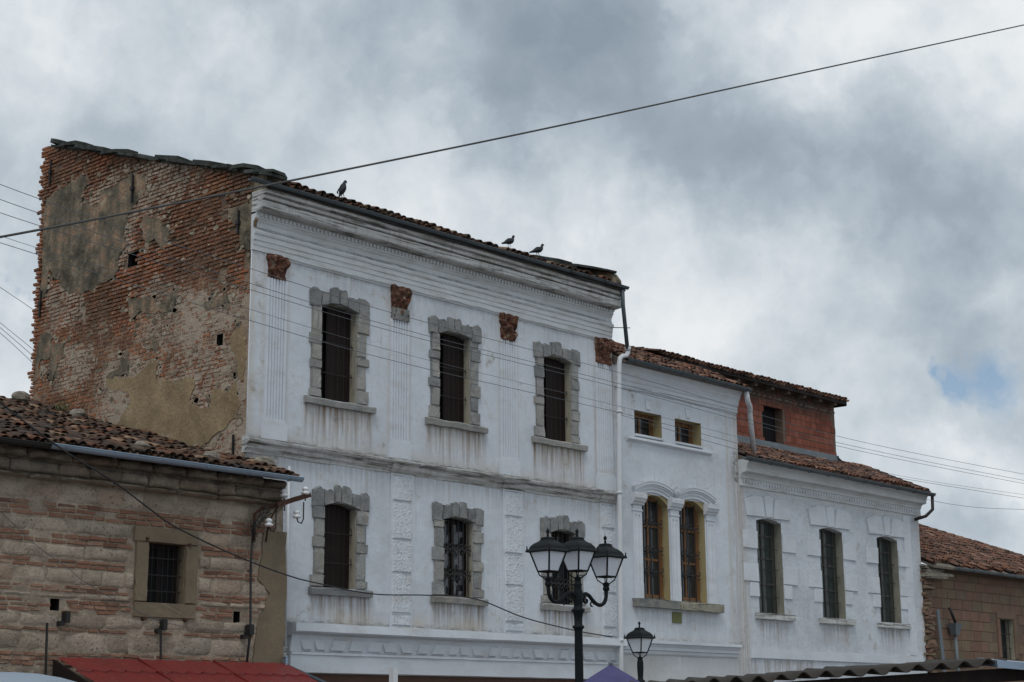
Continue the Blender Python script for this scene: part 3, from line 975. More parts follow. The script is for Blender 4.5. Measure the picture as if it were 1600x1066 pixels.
    for i in range(6):
        x0, x1 = xs[i] + .006, xs[i + 1] - .006
        t = tops[i] * 1. + U(-.03, .03)
        bot = [(x0, arc(x0) + .004), ((x0 + x1) / 2, arc((x0 + x1) / 2) + .004), (x1, arc(x1) + .004)]
        if i in (0, 5):
            bot = [(x0, spring - .03), (x1, spring - .03)]
        mid = (x0 + x1) / 2
        tp = [(x1, t + U(-.05, .02)), (mid + .05, t + U(0, .06)), (mid - .06, t + U(-.02, .05)), (x0, t + U(-.05, .02))]
        stone_piece(jag(bot + tp, .026, seed=i + a), Y0 - .05 - U(0, .025), Y0 + .03 if i in (0, 5) else Y0 + .2, M['lintel_obj'], W, inset=.016)
    return W


for i, (a, c) in enumerate(UP):
    main_window(a, c, *ZU, 'shutter', 0)
main_window(*LO[0], *ZL, 'boards', 0)
main_window(*LO[1], *ZL, 'plastic', 0)
main_window(*LO[2], *ZL, 'glass', 0)

# pilasters, upper storey: fluted, with broken brick capitals
PX = [(22.36, 22.92), (26.06, 26.64), (29.80, 30.40), (33.52, 34.17)]
for k, (a, c) in enumerate(PX):
    pf = []
    nfl = 6
    pr = .045
    P = [(a, 0)]
    wf = (c - a - .08) / nfl
    x = a
    P = [(a, Y0 + .01), (a, Y0 - pr)]
    for i in range(nfl):
        f0 = a + .04 + wf * i
        P += [(f0 + wf * .22, Y0 - pr), (f0 + wf * .34, Y0 - pr + .034), (f0 + wf * .66, Y0 - pr + .034), (f0 + wf * .78, Y0 - pr)]
    P += [(c, Y0 - pr), (c, Y0 + .01)]
    zt = (11.06, 10.80, 10.92, 10.90)[k]
    n = len(P)
    mb = MB()
    zs = [7.98 + (zt - 7.98) * i / 12 for i in range(13)]
    V = [(x + .004 * mnoise.noise(Vector((x * 9, z * 2, k))), y + .004 * mnoise.noise(Vector((x * 9, z * 2, k + 5))), z) for z in zs for x, y in P]
    mb.add(V, [(i * n + j, i * n + (j + 1) % n, (i + 1) * n + (j + 1) % n, (i + 1) * n + j) for i in range(12) for j in range(n)] + [tuple(range(n)), tuple(range(12 * n, 13 * n))])
    pl = fixn(mb.build('pilaster', M['trim_clean'], H))
    b = MB()
    b.box(a - .05, c + .05, Y0 - .085, Y0 + .01, 7.52, 7.90, .004)
    b.box(a - .02, c + .02, Y0 - .065, Y0 + .01, 7.90, 7.975, .004)
    b.build('pilaster_base', M['trim_clean'], pl)
    # capital: a flared lump of brick and lost plaster with leaf stumps
    nu, nv = 12, 12
    P, F = [], []
    cz0 = zt
    for j in range(nv + 1):
        t = j / nv
        for i in range(nu + 1):
            s = i / nu
            fl = .045 * smoothstep(.35, 1, t)
            x = a + .02 - fl + (c - a - .04 + 2 * fl) * s
            z = cz0 + (11.60 - cz0) * t
            d = .05 + .09 * smoothstep(.2, 1, t) + .15 * mnoise.noise(Vector((x * 7, z * 6, k * 5))) + .05 * mnoise.noise(Vector((x * 19, z * 17, k)))
            d += .05 * math.sin(s * math.pi * 4.5) * smoothstep(.2, .7, t)
            if i in (0, nu):
                d = -.01
            if j == nv:
                d = max(d * .6, 0)
            P.append((x + .05 * mnoise.noise(Vector((z * 9, k, i // (nu + 1) + (5 if i > nu / 2 else 0)))), Y0 - max(d, .01 if 0 < i < nu else -.01), z + .02 * mnoise.noise(Vector((x * 6, 2, k)))))
    for j in range(nv):
        for i in range(nu):
            q = j * (nu + 1) + i
            F.append((q, q + 1, q + nu + 2, q + nu + 1))
    F.append(tuple(range(nu, -1, -1)))
    F.append(tuple(range(nv * (nu + 1), nv * (nu + 1) + nu + 1)))
    mb = MB()
    mb.v, mb.f = P, F
    tag(mb.build('capital', M['capbrick'], pl), 'capital broken down to its red brick core')
    if k == 1:
        MB().box(a + .03, c - .03, Y0 - .075, Y0 + .01, cz0 - .02, cz0 + .26, .008).build('capital_neck', M['surround_isl'], pl)

# lower storey pilasters: stacked rough-faced blocks
def rough_block(x0, x1, z0, z1, yf, mat, parent, amp=.014, name='rusticated_block'):
    nx, nz = 24, max(4, int((z1 - z0) / .026))
    P, F = [], []
    for j in range(nz + 1):
        for i in range(nx + 1):
            x = x0 + (x1 - x0) * i / nx
            z = z0 + (z1 - z0) * j / nz
            e = i in (0, nx) or j in (0, nz)
            d = -.03 if e else amp * mnoise.noise(Vector((x * 26, z * 26, 1))) + amp * .8 * mnoise.noise(Vector((x * 55, z * 55, 4)))
            P.append((x, yf - d, z))
    for j in range(nz):
        for i in range(nx):
            q = j * (nx + 1) + i
            F.append((q, q + 1, q + nx + 2, q + nx + 1))
    o0 = len(P)
    P += [(x0, yf + .08, z0), (x1, yf + .08, z0), (x1, yf + .08, z1), (x0, yf + .08, z1)]
    F += [(o0, o0 + 1, nx, 0), (o0 + 2, o0 + 3, nz * (nx + 1), nz * (nx + 1) + nx), (o0 + 1, o0 + 2, nz * (nx + 1) + nx, nx), (o0 + 3, o0, 0, nz * (nx + 1))]
    mb = MB()
    mb.v, mb.f = P, F
    return mb.build(name, mat, parent)


for k, (a, c) in enumerate([(26.14, 26.78), (29.90, 30.58), (33.62, 34.20)]):
    pl = MB().box(a - .03, c + .03, Y0 - .02, Y0 + .01, 3.70, 7.19).build('pilaster', M['trim_clean'], H)
    zz = 3.74
    zs = [3.74, 4.02, 4.93, 5.68, 6.55, 7.17] if k == 0 else [3.74, 3.98, 4.85, 5.62, 6.52, 7.17]
    for z0, z1 in zip(zs, zs[1:]):
        rough_block(a + .02, c - .02, z0 + .012, z1 - .02, Y0 - .055, M['trim_clean'], pl)

# mouldings
def prof(pts, yb=Y0 + .05):
    """pts: (proud, z) top to bottom; closed to the wall"""
    return [(yb, pts[0][1])] + [(Y0 - p, z) for p, z in pts] + [(yb, pts[-1][1])]


corn = MB()
corn.sweepx(prof([(.42, 12.90), (.43, 12.84), (.42, 12.81), (.34, 12.79), (.335, 12.77), (.385, 12.755), (.38, 12.70), (.36, 12.685), (.30, 12.68), (.30, 12.665), (.35, 12.65), (.345, 12.50), (.31, 12.465), (.10, 12.45), (.085, 12.40)]), 21.93, 34.29, wob=.012)
co = fixn(corn.build('cornice', M['trim_dirty'], H))
fz = MB()
fz.sweepx(prof([(.10, 12.44), (.09, 12.31), (.062, 12.29), (.06, 12.27), (.022, 12.22), (.015, 12.13), (.055, 12.06), (.095, 12.04), (.10, 12.0), (.085, 11.955), (.062, 11.945), (.06, 11.83), (.045, 11.825), (.043, 11.72), (.028, 11.715), (.026, 11.60)]), 21.93, 34.24, wob=.008)
fixn(fz.build('frieze', M['trim'], H))
al = MB()
for x0, x1 in ((22.98, 26.02), (26.70, 29.76), (30.46, 33.48)):
    al.sweepx(prof([(.05, 11.60), (.06, 11.575), (.03, 11.55), (.028, 11.53)]), x0, x1)
fixn(al.build('astragal', M['trim'], H))
x = 22.05
dm = MB().box(0, .05, -.035, 0, 0, .075, .003)
dme = bpy.data.meshes.new('dentil')
dme.from_pydata(dm.v, [], dm.f)
dme.materials.append(M['trim'])
while x < 34.1:
    o = bpy.data.objects.new('dentil', dme)
    o.location = (x, Y0 - .097, 12.345)
    o.parent = co
    col.objects.link(o)
    x += .115
st = MB()
st.sweepx(prof([(.07, 7.52), (.13, 7.50), (.20, 7.47), (.21, 7.44), (.19, 7.40), (.13, 7.37), (.10, 7.345), (.09, 7.29), (.055, 7.25), (.03, 7.22), (.025, 7.18)]), 21.85, 34.28, wob=.016)
for a, c in ((26.05, 26.85), (29.80, 30.66), (33.55, 34.26)):
    st.sweepx([(Y0 - .0, 7.515), (Y0 - .15, 7.515), (Y0 - .24, 7.48), (Y0 - .245, 7.435), (Y0 - .15, 7.35), (Y0 - .12, 7.28), (Y0 - .06, 7.21), (Y0, 7.19)], a, c, wob=.01)
fixn(st.build('string_course', M['trim_dirty'], H))
lc = MB()
lc.sweepx(prof([(.10, 3.72), (.30, 3.69), (.31, 3.52), (.28, 3.495), (.12, 3.46), (.09, 3.44)]), 23.15, 34.26, wob=.012)
fixn(lc.build('lower_cornice', M['trim_clean'], H))
# cavetto with leaf panels under it
cv = MB()
cv.sweepx(prof([(.12, 3.46), (.10, 3.38), (.07, 3.20), (.06, 3.115), (.10, 3.10), (.11, 3.05), (.08, 3.04), (.08, 2.68), (.0, 2.66)]), 23.2, 34.25, wob=.008)
fixn(cv.build('fascia', M['trim_clean'], H))
x = 23.5
i = 0
while x < 33.9:
    w_ = U(.30, .50)
    sk = -.10 if i % 5 < 2 else .09
    stone_piece([(x + .03, 3.14), (x + w_ - .05, 3.14), (x + w_ - .02 + sk, 3.38), (x + sk, 3.385)], Y0 - .105 - U(0, .012), Y0 - .03, M['trim_clean'], H, 'relief_panel', .03)
    x += w_ + .07
    i += 1
# shop front under the fascia
sf = MB().box(22.1, 34.2, 27.62, 27.9, 0, 2.66)
sfo = sf.build('shopfront', M['shopwood'], H)
for i in range(15):
    x = 22.3 + i * .8
    MB().box(x, x + .09, 27.50, 27.615, .05, 2.45).build('shopfront_post', M['shopwood'], sfo)
MB().box(22.15, 34.15, 27.44, 27.61, 2.46, 2.655).build('shopfront_beam', M['shopwood'], sfo)

# ---- brick gable wall (plane x = XL, seen from the left)
topz = lambda y: 13.20 + (y - 27.05) * .322
gx = lambda u, v, d: (XL + .010 + .020 * smoothstep(10.4, 11.8, v + .7 * mnoise.noise(Vector((u, v, 6)) * .8)) - d, u, v)
HOLES = [(31.62, 32.05, 12.08, 12.42), (28.34, 28.56, 9.64, 9.90)]
mb = wall_grid('gable_wall', 27.42, 35.75, 5.8, 16.1, .12, HOLES, gx, M['mortar'], H, None, .02, topz, .12)
gable = mb
for h in HOLES:
    b = MB()
    t = .02
    b.box(XL + .46, XL + .48, h[0] - t, h[1] + t, h[2] - t, h[3] + t)
    b.box(XL + .05, XL + .46, h[0] - t, h[0], h[2], h[3])
    b.box(XL + .05, XL + .46, h[1], h[1] + t, h[2], h[3])
    b.box(XL + .05, XL + .46, h[0] - t, h[1] + t, h[2] - t, h[2])
    b.box(XL + .05, XL + .46, h[0] - t, h[1] + t, h[3], h[3] + t)
    b.build('wall_hole', M['dark'], gable)


# render patches still clinging to the gable, outlines in (y, z) metres
PATCH = [([(35.69, 14.63), (34.75, 14.74), (34.14, 14.86), (33.86, 14.69), (34.12, 14.12), (33.36, 13.85), (33.22, 14.24), (32.47, 14.27), (32.06, 14.41), (31.65, 14.29), (31.39, 14.03), (31.52, 13.71), (31.99, 13.46), (32.17, 13.04), (32.13, 12.58), (32.32, 12.42), (32.38, 12.16), (32.53, 11.91), (33.02, 11.85), (33.61, 11.76), (34.31, 11.83), (34.78, 12.17), (35.36, 12.65), (35.52, 11.94), (35.66, 11.97), (35.75, 13.57), (35.76, 14.37)], 'patch_grey'), ([(31.49, 13.2), (30.92, 13.03), (30.35, 12.66), (30.41, 12.39), (30.71, 12.25), (30.97, 12.55), (31.28, 12.51), (31.51, 12.9)], 'patch_grey'), ([(31.91, 11.3), (31.03, 11.2), (30.78, 10.96), (30.26, 11.2), (29.96, 11.19), (30.15, 10.71), (31.0, 10.78), (31.41, 10.92), (31.79, 10.75), (31.93, 11.01)], 'patch_grey'), ([(29.01, 10.74), (28.25, 10.75), (28.1, 10.56), (28.46, 10.55), (28.74, 10.51), (29.0, 10.58)], 'patch_grey'), ([(27.85, 12.71), (27.36, 12.64), (27.31, 12.31), (27.44, 12.06), (27.49, 11.61), (27.81, 11.77), (27.9, 12.16), (28.35, 12.72)], 'patch_grey'), ([(32.67, 9.53), (31.85, 9.46), (31.3, 9.43), (30.93, 9.75), (30.65, 9.62), (30.67, 9.24), (29.97, 9.05), (29.46, 9.12), (29.31, 8.96), (29.39, 8.56), (29.05, 8.33), (28.7, 8.37), (28.57, 8.67), (28.01, 8.62), (27.81, 8.74), (27.65, 8.32), (27.77, 7.99), (28.11, 7.76), (28.59, 7.65), (29.0, 7.43), (29.96, 7.63), (30.63, 7.61), (31.58, 7.91), (32.24, 8.27), (31.95, 8.61), (31.64, 8.76), (31.74, 9.06), (32.31, 9.19), (32.65, 9.33)], 'patch_tan'), ([(28.03, 9.85), (27.66, 9.97), (27.52, 9.28), (27.6, 8.76), (27.82, 8.97), (27.91, 9.38), (28.06, 9.59)], 'patch_tan'), ([(35.61, 11.09), (35.01, 10.94), (35.14, 10.34), (35.5, 10.4), (35.63, 9.9), (35.78, 9.82), (35.69, 10.53)], 'patch_grey'), ([(35.08, 10.69), (34.46, 10.64), (34.51, 10.3), (34.85, 10.15), (34.86, 9.79), (35.13, 9.83), (35.04, 10.33)], 'patch_grey'), ([(31.04, 10.2), (30.65, 10.16), (30.67, 9.9), (30.95, 9.97)], 'patch_grey'), ([(32.13, 9.94), (31.81, 9.89), (31.82, 9.5), (32.34, 9.53), (32.57, 9.32), (32.67, 9.58), (32.19, 9.7)], 'patch_grey')]
pj = [jag(p, .09, seed=i) for i, (p, m) in enumerate(PATCH)]
for i, ((p, mt), j) in enumerate(zip(PATCH, pj)):
    mb = MB()
    n = len(j)
    cy_, cz_ = sum(a for a, b in j) / n, sum(b for a, b in j) / n
    V = [(XL + .06, y, z) for y, z in j] + [(XL - .012 + .006 * mnoise.noise(Vector((y * 3, z * 3, 1))), y + (cy_ - y) * .012, z + (cz_ - z) * .012) for y, z in j]
    mb.add(V, [(a, (a + 1) % n, (a + 1) % n + n, a + n) for a in range(n)] + [tuple(range(2 * n - 1, n - 1, -1))])
    fixn(mb.build('render_patch', M[mt], gable))
# crumbs of render left on the bricks round the big patches
crumb, cb = MB(), 0
for i, q in enumerate(pj):
    for (y, z) in q[::2]:
        for t in range(2):
            r = U(.03, .10)
            cy2, cz2 = y + random.gauss(0, .16), z + random.gauss(0, .16)
            if cz2 > topz(cy2) - .15 or not 27.5 < cy2 < 35.45 or any(h[0] - .1 < cy2 < h[1] + .1 and h[2] - .1 < cz2 < h[3] + .1 for h in HOLES):
                continue
            ol = [(cy2 + r * U(.7, 1.5) * math.cos(a_ * .9), cz2 + r * U(.5, 1.1) * math.sin(a_ * .9)) for a_ in range(7)]
            V = [(XL + .03, a_, b_) for a_, b_ in ol] + [(XL - .007, a_, b_) for a_, b_ in ol]
            crumb.add(V, [tuple(range(13, 6, -1))] + [(a_, (a_ + 1) % 7, (a_ + 1) % 7 + 7, a_ + 7) for a_ in range(7)])
for i in range(260):
    cy2, cz2, r = U(27.6, 35.6), U(6.5, 15), U(.02, .08)
    if cz2 > topz(cy2) - .2 or any(h[0] - .1 < cy2 < h[1] + .1 and h[2] - .1 < cz2 < h[3] + .1 for h in HOLES):
        continue
    ol = [(cy2 + r * U(.7, 2.2) * math.cos(a_ * .9), cz2 + r * U(.5, 1.1) * math.sin(a_ * .9)) for a_ in range(7)]
    crumb.add([(XL + .03, a_, b_) for a_, b_ in ol] + [(XL - .004, a_, b_) for a_, b_ in ol], [tuple(range(13, 6, -1))] + [(a_, (a_ + 1) % 7, (a_ + 1) % 7 + 7, a_ + 7) for a_ in range(7)])
fixn(crumb.build('render_crumbs', M['crumb'], gable))['kind'] = 'stuff'
bricks = []
protos = [cushion(.14, .07) for _ in range(8)]
bh = .094
row = 0
z = 5.95
while z < 16:
    y = 27.40 + (0 if row % 2 else -.13) + U(-.03, .03)
    while y < 35.8:
        L = .27 * U(.85, 1.12) if rnd() < .7 else .14
        yc, zc = y + L / 2, z + bh / 2 + .012 * mnoise.noise(Vector((y * .5, z * .4, 0)))
        y += L + U(.014, .026)
        if zc > topz(yc) - .03 or yc - L / 2 < 27.435:
            continue
        if any(h[0] - .02 < yc < h[1] + .02 and h[2] - .03 < zc < h[3] + .03 for h in HOLES):
            continue
        if any(inside((yc + dy, zc), q) for q in pj for dy in (-.06, .06)) and any(inside((yc, zc), q) for q in pj):
            continue
        if rnd() < .02 or mnoise.noise(Vector((yc * 2.2, zc * 2.8, 77))) > .62:
            continue
        er = smoothstep(10.6, 11.8, zc + .6 * mnoise.noise(Vector((yc * .8, zc * .8, 4))))
        pr = .052 + U(-.010, .004) + er * U(-.005, .022)
        bricks.append((random.randrange(8), TRS((XL + .05, yc, zc), 0, U(-.02, .02) * (1 + er), -math.pi / 2 + U(-.02, .02), (L, pr, (bh - U(.016, .026)) * (1 - .1 * er)))))
    z += bh
    row += 1
# toothed back edge of the gable
z = 5.95
k = 0
while z < 15.9:
    k += 1
    bricks.append((random.randrange(8), TRS((XL + .08, 35.80 + (.02 if k % 2 else 0) + U(-.015, .015), z + .045), 0, 0, -math.pi / 2, (.14, .09, .072))))
    z += bh
scatter('brick', protos, bricks, gable, M['brick_obj'], M['brick_isl'], 300)
# iron tie plates
for y, z0, z1, cr in ((35.48, 14.88, 15.56, 1), (31.9, 13.64, 14.33, 1), (27.87, 12.03, 12.57, 1), (35.6, 11.5, 12.16, 1), (27.81, 7.12, 7.6, 0)):
    b = MB()
    b.box(XL - .07, XL - .03, y - .022, y + .022, z0, z1, .004)
    if cr:
        b.box(XL - .09, XL - .02, y - .05, y + .05, (z0 + z1) / 2 - .05, (z0 + z1) / 2 + .04)
    b.build('iron_tie', M['iron'], gable)
# stone slabs along the gable top
y = 26.80
k = 0
while y < 35.1:
    L = U(.75, 1.15)
    z = 13.17 + (y - 26.8) * .322
    n = 8
    outline = []
    for a in range(n):
        t = 2 * math.pi * a / n
        outline.append((.32 * (1.15 if math.cos(t) > 0 else 1) * math.copysign(abs(math.cos(t)) ** .5, math.cos(t)) * U(.85, 1.1), L * .56 * math.copysign(abs(math.sin(t)) ** .6, math.sin(t)) * U(.88, 1.08)))
    th = U(.06, .12)
    sl = math.atan(.32) + U(-.17, .05)
    m4 = TRS((XL + .14 + U(-.05, .05), y + L / 2, z + .10 + U(0, .05)), sl, U(-.10, .10), U(-.25, .25))
    V = [m4 @ Vector((x, yy, zz + U(-.012, .012))) for zz in (0, th) for x, yy in outline]
    b = MB()
    b.add(V, [tuple(range(n - 1, -1, -1)), tuple(range(n, 2 * n))] + [(i, (i + 1) % n, (i + 1) % n + n, i + n) for i in range(n)])
    b.build('stone_slab', M['slab'], H)
    y += L * .72
    k += 1
for i in range(24):
    y = 26.95 + i * .365
    m4 = TRS((XL + .12 + U(-.03, .05), y, 13.12 + (y - 26.8) * .322), math.atan(.32), U(-.1, .1), U(-.2, .2))
    b = MB()
    b.add([m4 @ Vector((x, yy, zz)) for x in (-.2, .25) for yy in (-.2, .2) for zz in (0, .06)], [(0, 1, 3, 2), (4, 6, 7, 5), (0, 4, 5, 1), (2, 3, 7, 6), (0, 2, 6, 4), (1, 5, 7, 3)])
    b.build('bedding_slate', M['slab'], H)
MB().box(XL - .02, XL + .42, 26.98, 27.40, 12.90, 13.24, .02).build('parapet_end', M['patch_grey'], H)
# roof
rf = MB()
rf.add([(22.0, 26.95, 12.93), (34.25, 26.95, 12.93), (34.25, 35.8, 15.75), (22.0, 35.8, 15.75), (22.0, 26.95, 12.88), (34.25, 26.95, 12.88), (34.25, 35.8, 15.7), (22.0, 35.8, 15.7)],
       [(0, 1, 2, 3), (7, 6, 5, 4), (0, 4, 5, 1), (1, 5, 6, 2), (2, 6, 7, 3), (3, 7, 4, 0)])
rfo = rf.build('roof', M['rafter'], H)
roof_tiles(H, 22.5, 34.05, 26.88, 13.03, .318, 9, M['tile_obj'], M['tile_isl'], 300, sp=.235, rough=1.5)
gutter('gutter', 21.42, 34.36, 26.90, 12.985, .06, M['zinc'], H, dz=.03)
MB().sweepx([(26.93, 12.97), (26.90, 12.90), (27.1, 12.88), (27.2, 12.97)], 21.98, 34.3, step=.12, wob=.035).build('gutter_gap_shade', M['iron'], H)  # black ragged strip standing in for the shadow gap beneath the gutter
# right verge: rounded masonry end with slabs
b = MB()
b.prism([(27.0, 12.9), (27.05, 13.22), (27.2, 13.42), (27.5, 13.52), (28.8, 13.98), (35.6, 16.0), (35.6, 12.9)], 33.98, 34.28, m=lambda x, y, z: (y, x, z))
fixn(b.build('verge_wall', M['patch_grey'], H))
for (x, y, z, L, wd, tl, sk) in ((33.95, 27.75, 13.60, 1.35, .9, .30, -.02), (33.4, 28.6, 13.76, 1.2, 1.1, .26, .06), (32.3, 27.7, 13.40, .9, .9, .25, .03), (33.8, 26.95 + 2.2, 14.1, 1.4, .9, .3, 0)):
    m4 = TRS((x, y, z), tl, sk, U(-.1, .1))
    b = MB()
    n = 9
    ol = [(wd * .5 * math.cos(2 * math.pi * a / n) * U(.85, 1.15), L * .5 * math.sin(2 * math.pi * a / n) * U(.85, 1.15)) for a in range(n)]
    b.add([m4 @ Vector((p, q, zz + U(-.01, .01))) for zz in (0, .055) for p, q in ol], [tuple(range(n - 1, -1, -1)), tuple(range(n, 2 * n))] + [(i, (i + 1) % n, (i + 1) % n + n, i + n) for i in range(n)])
    b.build('stone_slab', M['slab'], H)
pipe('downpipe', [(34.14, 26.90, 12.90), (34.17, 26.92, 12.5), (34.40, 26.98, 11.30)], .055, M['zinc'], H)
pipe('downpipe', [(34.42, 26.99, 11.36), (34.42, 27.0, 11.22), (34.38, 27.02, 11.15), (34.28, 27.06, 11.14), (34.20, 27.08, 11.08), (34.17, 27.1, 10.9), (34.12, 27.14, 7.5), (34.04, 27.14, 3.6), (34.0, 27.14, .1)], .068, M['pvc'], H,
     rings=[((34.115, 27.14, 7.44), (34.113, 27.14, 7.50)), ((34.03, 27.14, 3.62), (34.03, 27.14, 3.70)), ((34.42, 26.99, 11.30), (34.42, 26.99, 11.40)), ((34.15, 27.11, 9.6), (34.15, 27.11, 9.64))])
pipe('downpipe', [(23.05, 27.33, 7.0), (23.05, 27.33, 3.2)], .03, M['pvc'], H)
# iron stay at the right end of the frieze
MB().tube([(34.2, 27.3, 11.95), (34.62, 27.05, 11.97)], .012, 5).build('iron_stay', M['iron'], H)
relocate(H, (28.1, 27.4, 0))

# ------------------------------------------------------------------ middle house
Hm = empty('narrow_house', label='narrow white house with twin arched windows under two small square ones', cat='house')
XM1 = 40.0
SM = [(35.16, 36.37), (36.98, 38.21)]
ZS = (9.19, 9.85)
AR = [(35.34, 36.56), (37.02, 38.24)]
ZA = (4.80, 7.60)


def dirt_mid(x, z):
    r = g = b = 0.
    r = max(r, .35 * smoothstep(39.2, 39.9, x), .4 * (1 - smoothstep(34.3, 34.7, x)) * (z > 7))
    b = max(b, .55 * (1 - smoothstep(0, .12, abs(x - 39.45))) * (z > 3.7), .45 * smoothstep(39.6, 40, x), .3 * (1 - smoothstep(3.72, 4.0, z)))
    g = max(g, .9 * (1 - smoothstep(0, .3, abs(x - 39.85))) * (8.3 < z < 9.2), .5 * (1 - smoothstep(3.7, 3.85, z)) * (z > 3.6))
    for a, c in AR:
        if z < 4.56 and 34.9 < x < 38.8:
            r = max(r, .25 * max(0, 1 - (4.56 - z) / .7))
    return r, g, b


wall_grid('front_wall', 34.26, XM1, 0, 11.0, .07, [(a, c, *ZS) for a, c in SM] + [(a, c, *ZA) for a, c in AR], fy, M['plaster'], Hm, dirt_mid)
MB().box(34.27, 39.95, 27.92, 35.6, 0, 10.95).build('house_core', M['plaincore'], Hm)
fm = MB()
fm.sweepx(prof([(.30, 11.06), (.30, 11.0), (.24, 10.97), (.20, 10.92), (.19, 10.88), (.175, 10.87), (.16, 10.80), (.12, 10.74), (.11, 10.70), (.10, 10.69), (.09, 10.60), (.06, 10.56), (.055, 10.47), (.045, 10.46), (.06, 10.44), (.055, 10.40), (.02, 10.37)]), 34.30, XM1 - .01, wob=.014)
fixn(fm.build('cornice', M['trim_clean'], Hm))


def lintel_arch(parent, a, c, zs, z1, y0, y1, mat, name='arch_head', n=12):
    """solid spandrel filling a rectangular opening above a segmental arch"""
    P = [(a, z1), (a, zs)] + [(a + (c - a) * i / n, zs + (z1 - .004 - zs) * (1 - (2 * i / n - 1) ** 2)) for i in range(1, n)] + [(c, zs), (c, z1)]
    mb = MB()
    m = len(P)
    # build as strips to stay convex
    for i in range(1, m - 2):
        (xa, za), (xb, zb) = P[i], P[i + 1]
        V = [(xa, y0, za), (xb, y0, zb), (xb, y0, z1), (xa, y0, z1), (xa, y1, za), (xb, y1, zb), (xb, y1, z1), (xa, y1, z1)]
        mb.add(V, [(0, 1, 2, 3), (7, 6, 5, 4), (0, 4, 5, 1), (3, 2, 6, 7)])
    return mb.build(name, mat, parent)


def wood_window(parent, a, c, z0, z1, y, mat, gl, transoms=(), mull=True, fr=.10, inner=.055):
    for xa, xb in ((a, a + fr), (c - fr, c)):
        MB().box(xa, xb, y, y + .07, z0, z1).build('frame', mat, parent)
    MB().box(a + fr, c - fr, y + .002, y + .07, z1 - fr * 1.2, z1).build('frame', mat, parent)
    MB().box(a + fr, c - fr, y + .002, y + .07, z0, z0 + fr * .8).build('frame', mat, parent)
    s = MB()
    s.box(a + fr, a + fr + inner, y + .02, y + .06, z0 + fr * .8, z1 - fr * 1.2)
    s.box(c - fr - inner, c - fr, y + .02, y + .06, z0 + fr * .8, z1 - fr * 1.2)
    if mull:
        s.box((a + c) / 2 - .03, (a + c) / 2 + .03, y + .012, y + .062, z0 + fr * .8, z1 - fr * 1.2)
    for t in transoms:
        s.box(a + fr, c - fr, y + .008, y + .064, t, t + .06)
    s.build('sash', mat, parent)
    MB().box(a + fr, c - fr, y + .045, y + .05, z0, z1).build('pane', gl, parent)


for a, c in SM:
    W = reveal('window', a, c, *ZS, Y0, Y0 + .62, M['yellow_reveal'], Hm)
    MB().box(a - .03, c + .03, Y0 + .62, Y0 + .64, ZS[0] - .03, ZS[1] + .03).build('dark_room', M['dark'], W)
    wood_window(W, a, c, *ZS, Y0 + .30, M['framewood'], M['glass'])
    MB().box(a - .02, c + .02, Y0 - .07, Y0 + .30, ZS[0] - .06, ZS[0] - .001, .004).build('sill', M['trim_clean'], W)
    grille(W, a + .12, c - .1, ZS[0], ZS[1] - .02, Y0 + .24, 3, (9.5,), r=.008)
    # faint moulded keystone above
    stone_piece([((a + c) / 2 - .08, 9.92), ((a + c) / 2 + .08, 9.92), ((a + c) / 2 + .13, 10.2), ((a + c) / 2 - .13, 10.2)], Y0 - .03, Y0 + .02, M['trim_clean'], W, 'keystone', .01)
ss = MB()
ss.sweepx(prof([(.02, 9.09), (.09, 9.085), (.10, 9.02), (.04, 8.98), (.01, 8.96)]), 34.78, 38.62, wob=.008)
fixn(ss.build('sill_course', M['trim_clean'], Hm))

zsp = 7.34
for k, (a, c) in enumerate(AR):
    W = reveal('window', a, c, *ZA, Y0, Y0 + .62, M['yellow_reveal'], Hm)
    MB().box(a - .03, c + .03, Y0 + .62, Y0 + .64, ZA[0] - .03, ZA[1] + .03).build('dark_room', M['dark'], W)
    lintel_arch(W, a, c, zsp, ZA[1], Y0 + .006, Y0 + .5, M['yellow_reveal'])
    wood_window(W, a, c, ZA[0] + .06, ZA[1], Y0 + .23, M['framewood'], M['glass'], transoms=(5.85, 6.75), fr=.11)
    MB().box(a, c, Y0 + .185, Y0 + .225, ZA[0], ZA[0] + .07).build('inner_sill', M['rafter'], W)
    grille(W, a + .10, c - .16, ZA[0] + .02, ZA[1] - .1, Y0 + .13, 3, (5.55, 6.12, 6.85), r=.017, ornate=True)
# pilasters of the twin window
for k, (a, c) in enumerate([(34.96, 35.335), (36.60, 36.99), (38.27, 38.66)]):
    sh = MB()
    prf = [(a, Y0), (a, Y0 - .05), (a + .07, Y0 - .05), (a + .09, Y0 - .03), (a + .15, Y0 - .03), (a + .17, Y0 - .05), (c - .17, Y0 - .05), (c - .15, Y0 - .03), (c - .09, Y0 - .03), (c - .07, Y0 - .05), (c, Y0 - .05), (c, Y0)]
    n = len(prf)
    V = [(x, y, z) for z in (5.2, 7.0) for x, y in prf]
    sh.add(V, [(j, (j + 1) % n, (j + 1) % n + n, j + n) for j in range(n)] + [tuple(range(n)), tuple(range(n, 2 * n))])
    sh.box(a - .004, c + .004, Y0 - .056, Y0, 4.79, 5.2)
    sh.box(a + .003, c - .003, Y0 - .05, Y0, 7.0, 7.26)
    sh.box(a - .015, c + .015, Y0 - .07, Y0, 7.10, 7.14)
    p = fixn(sh.build('pilaster', M['trim_clean'], Hm))
    cp = MB()
    cp.sweepx([(Y0, 7.26), (Y0 - .07, 7.27), (Y0 - .09, 7.32), (Y0 - .14, 7.36), (Y0 - .15, 7.40), (Y0 - .18, 7.44), (Y0 - .185, 7.54), (Y0 - .16, 7.58), (Y0, 7.60)], a - .07, c + .08, wob=.003)
    fixn(cp.build('capital', M['trim_clean'], p))
# moulded arches


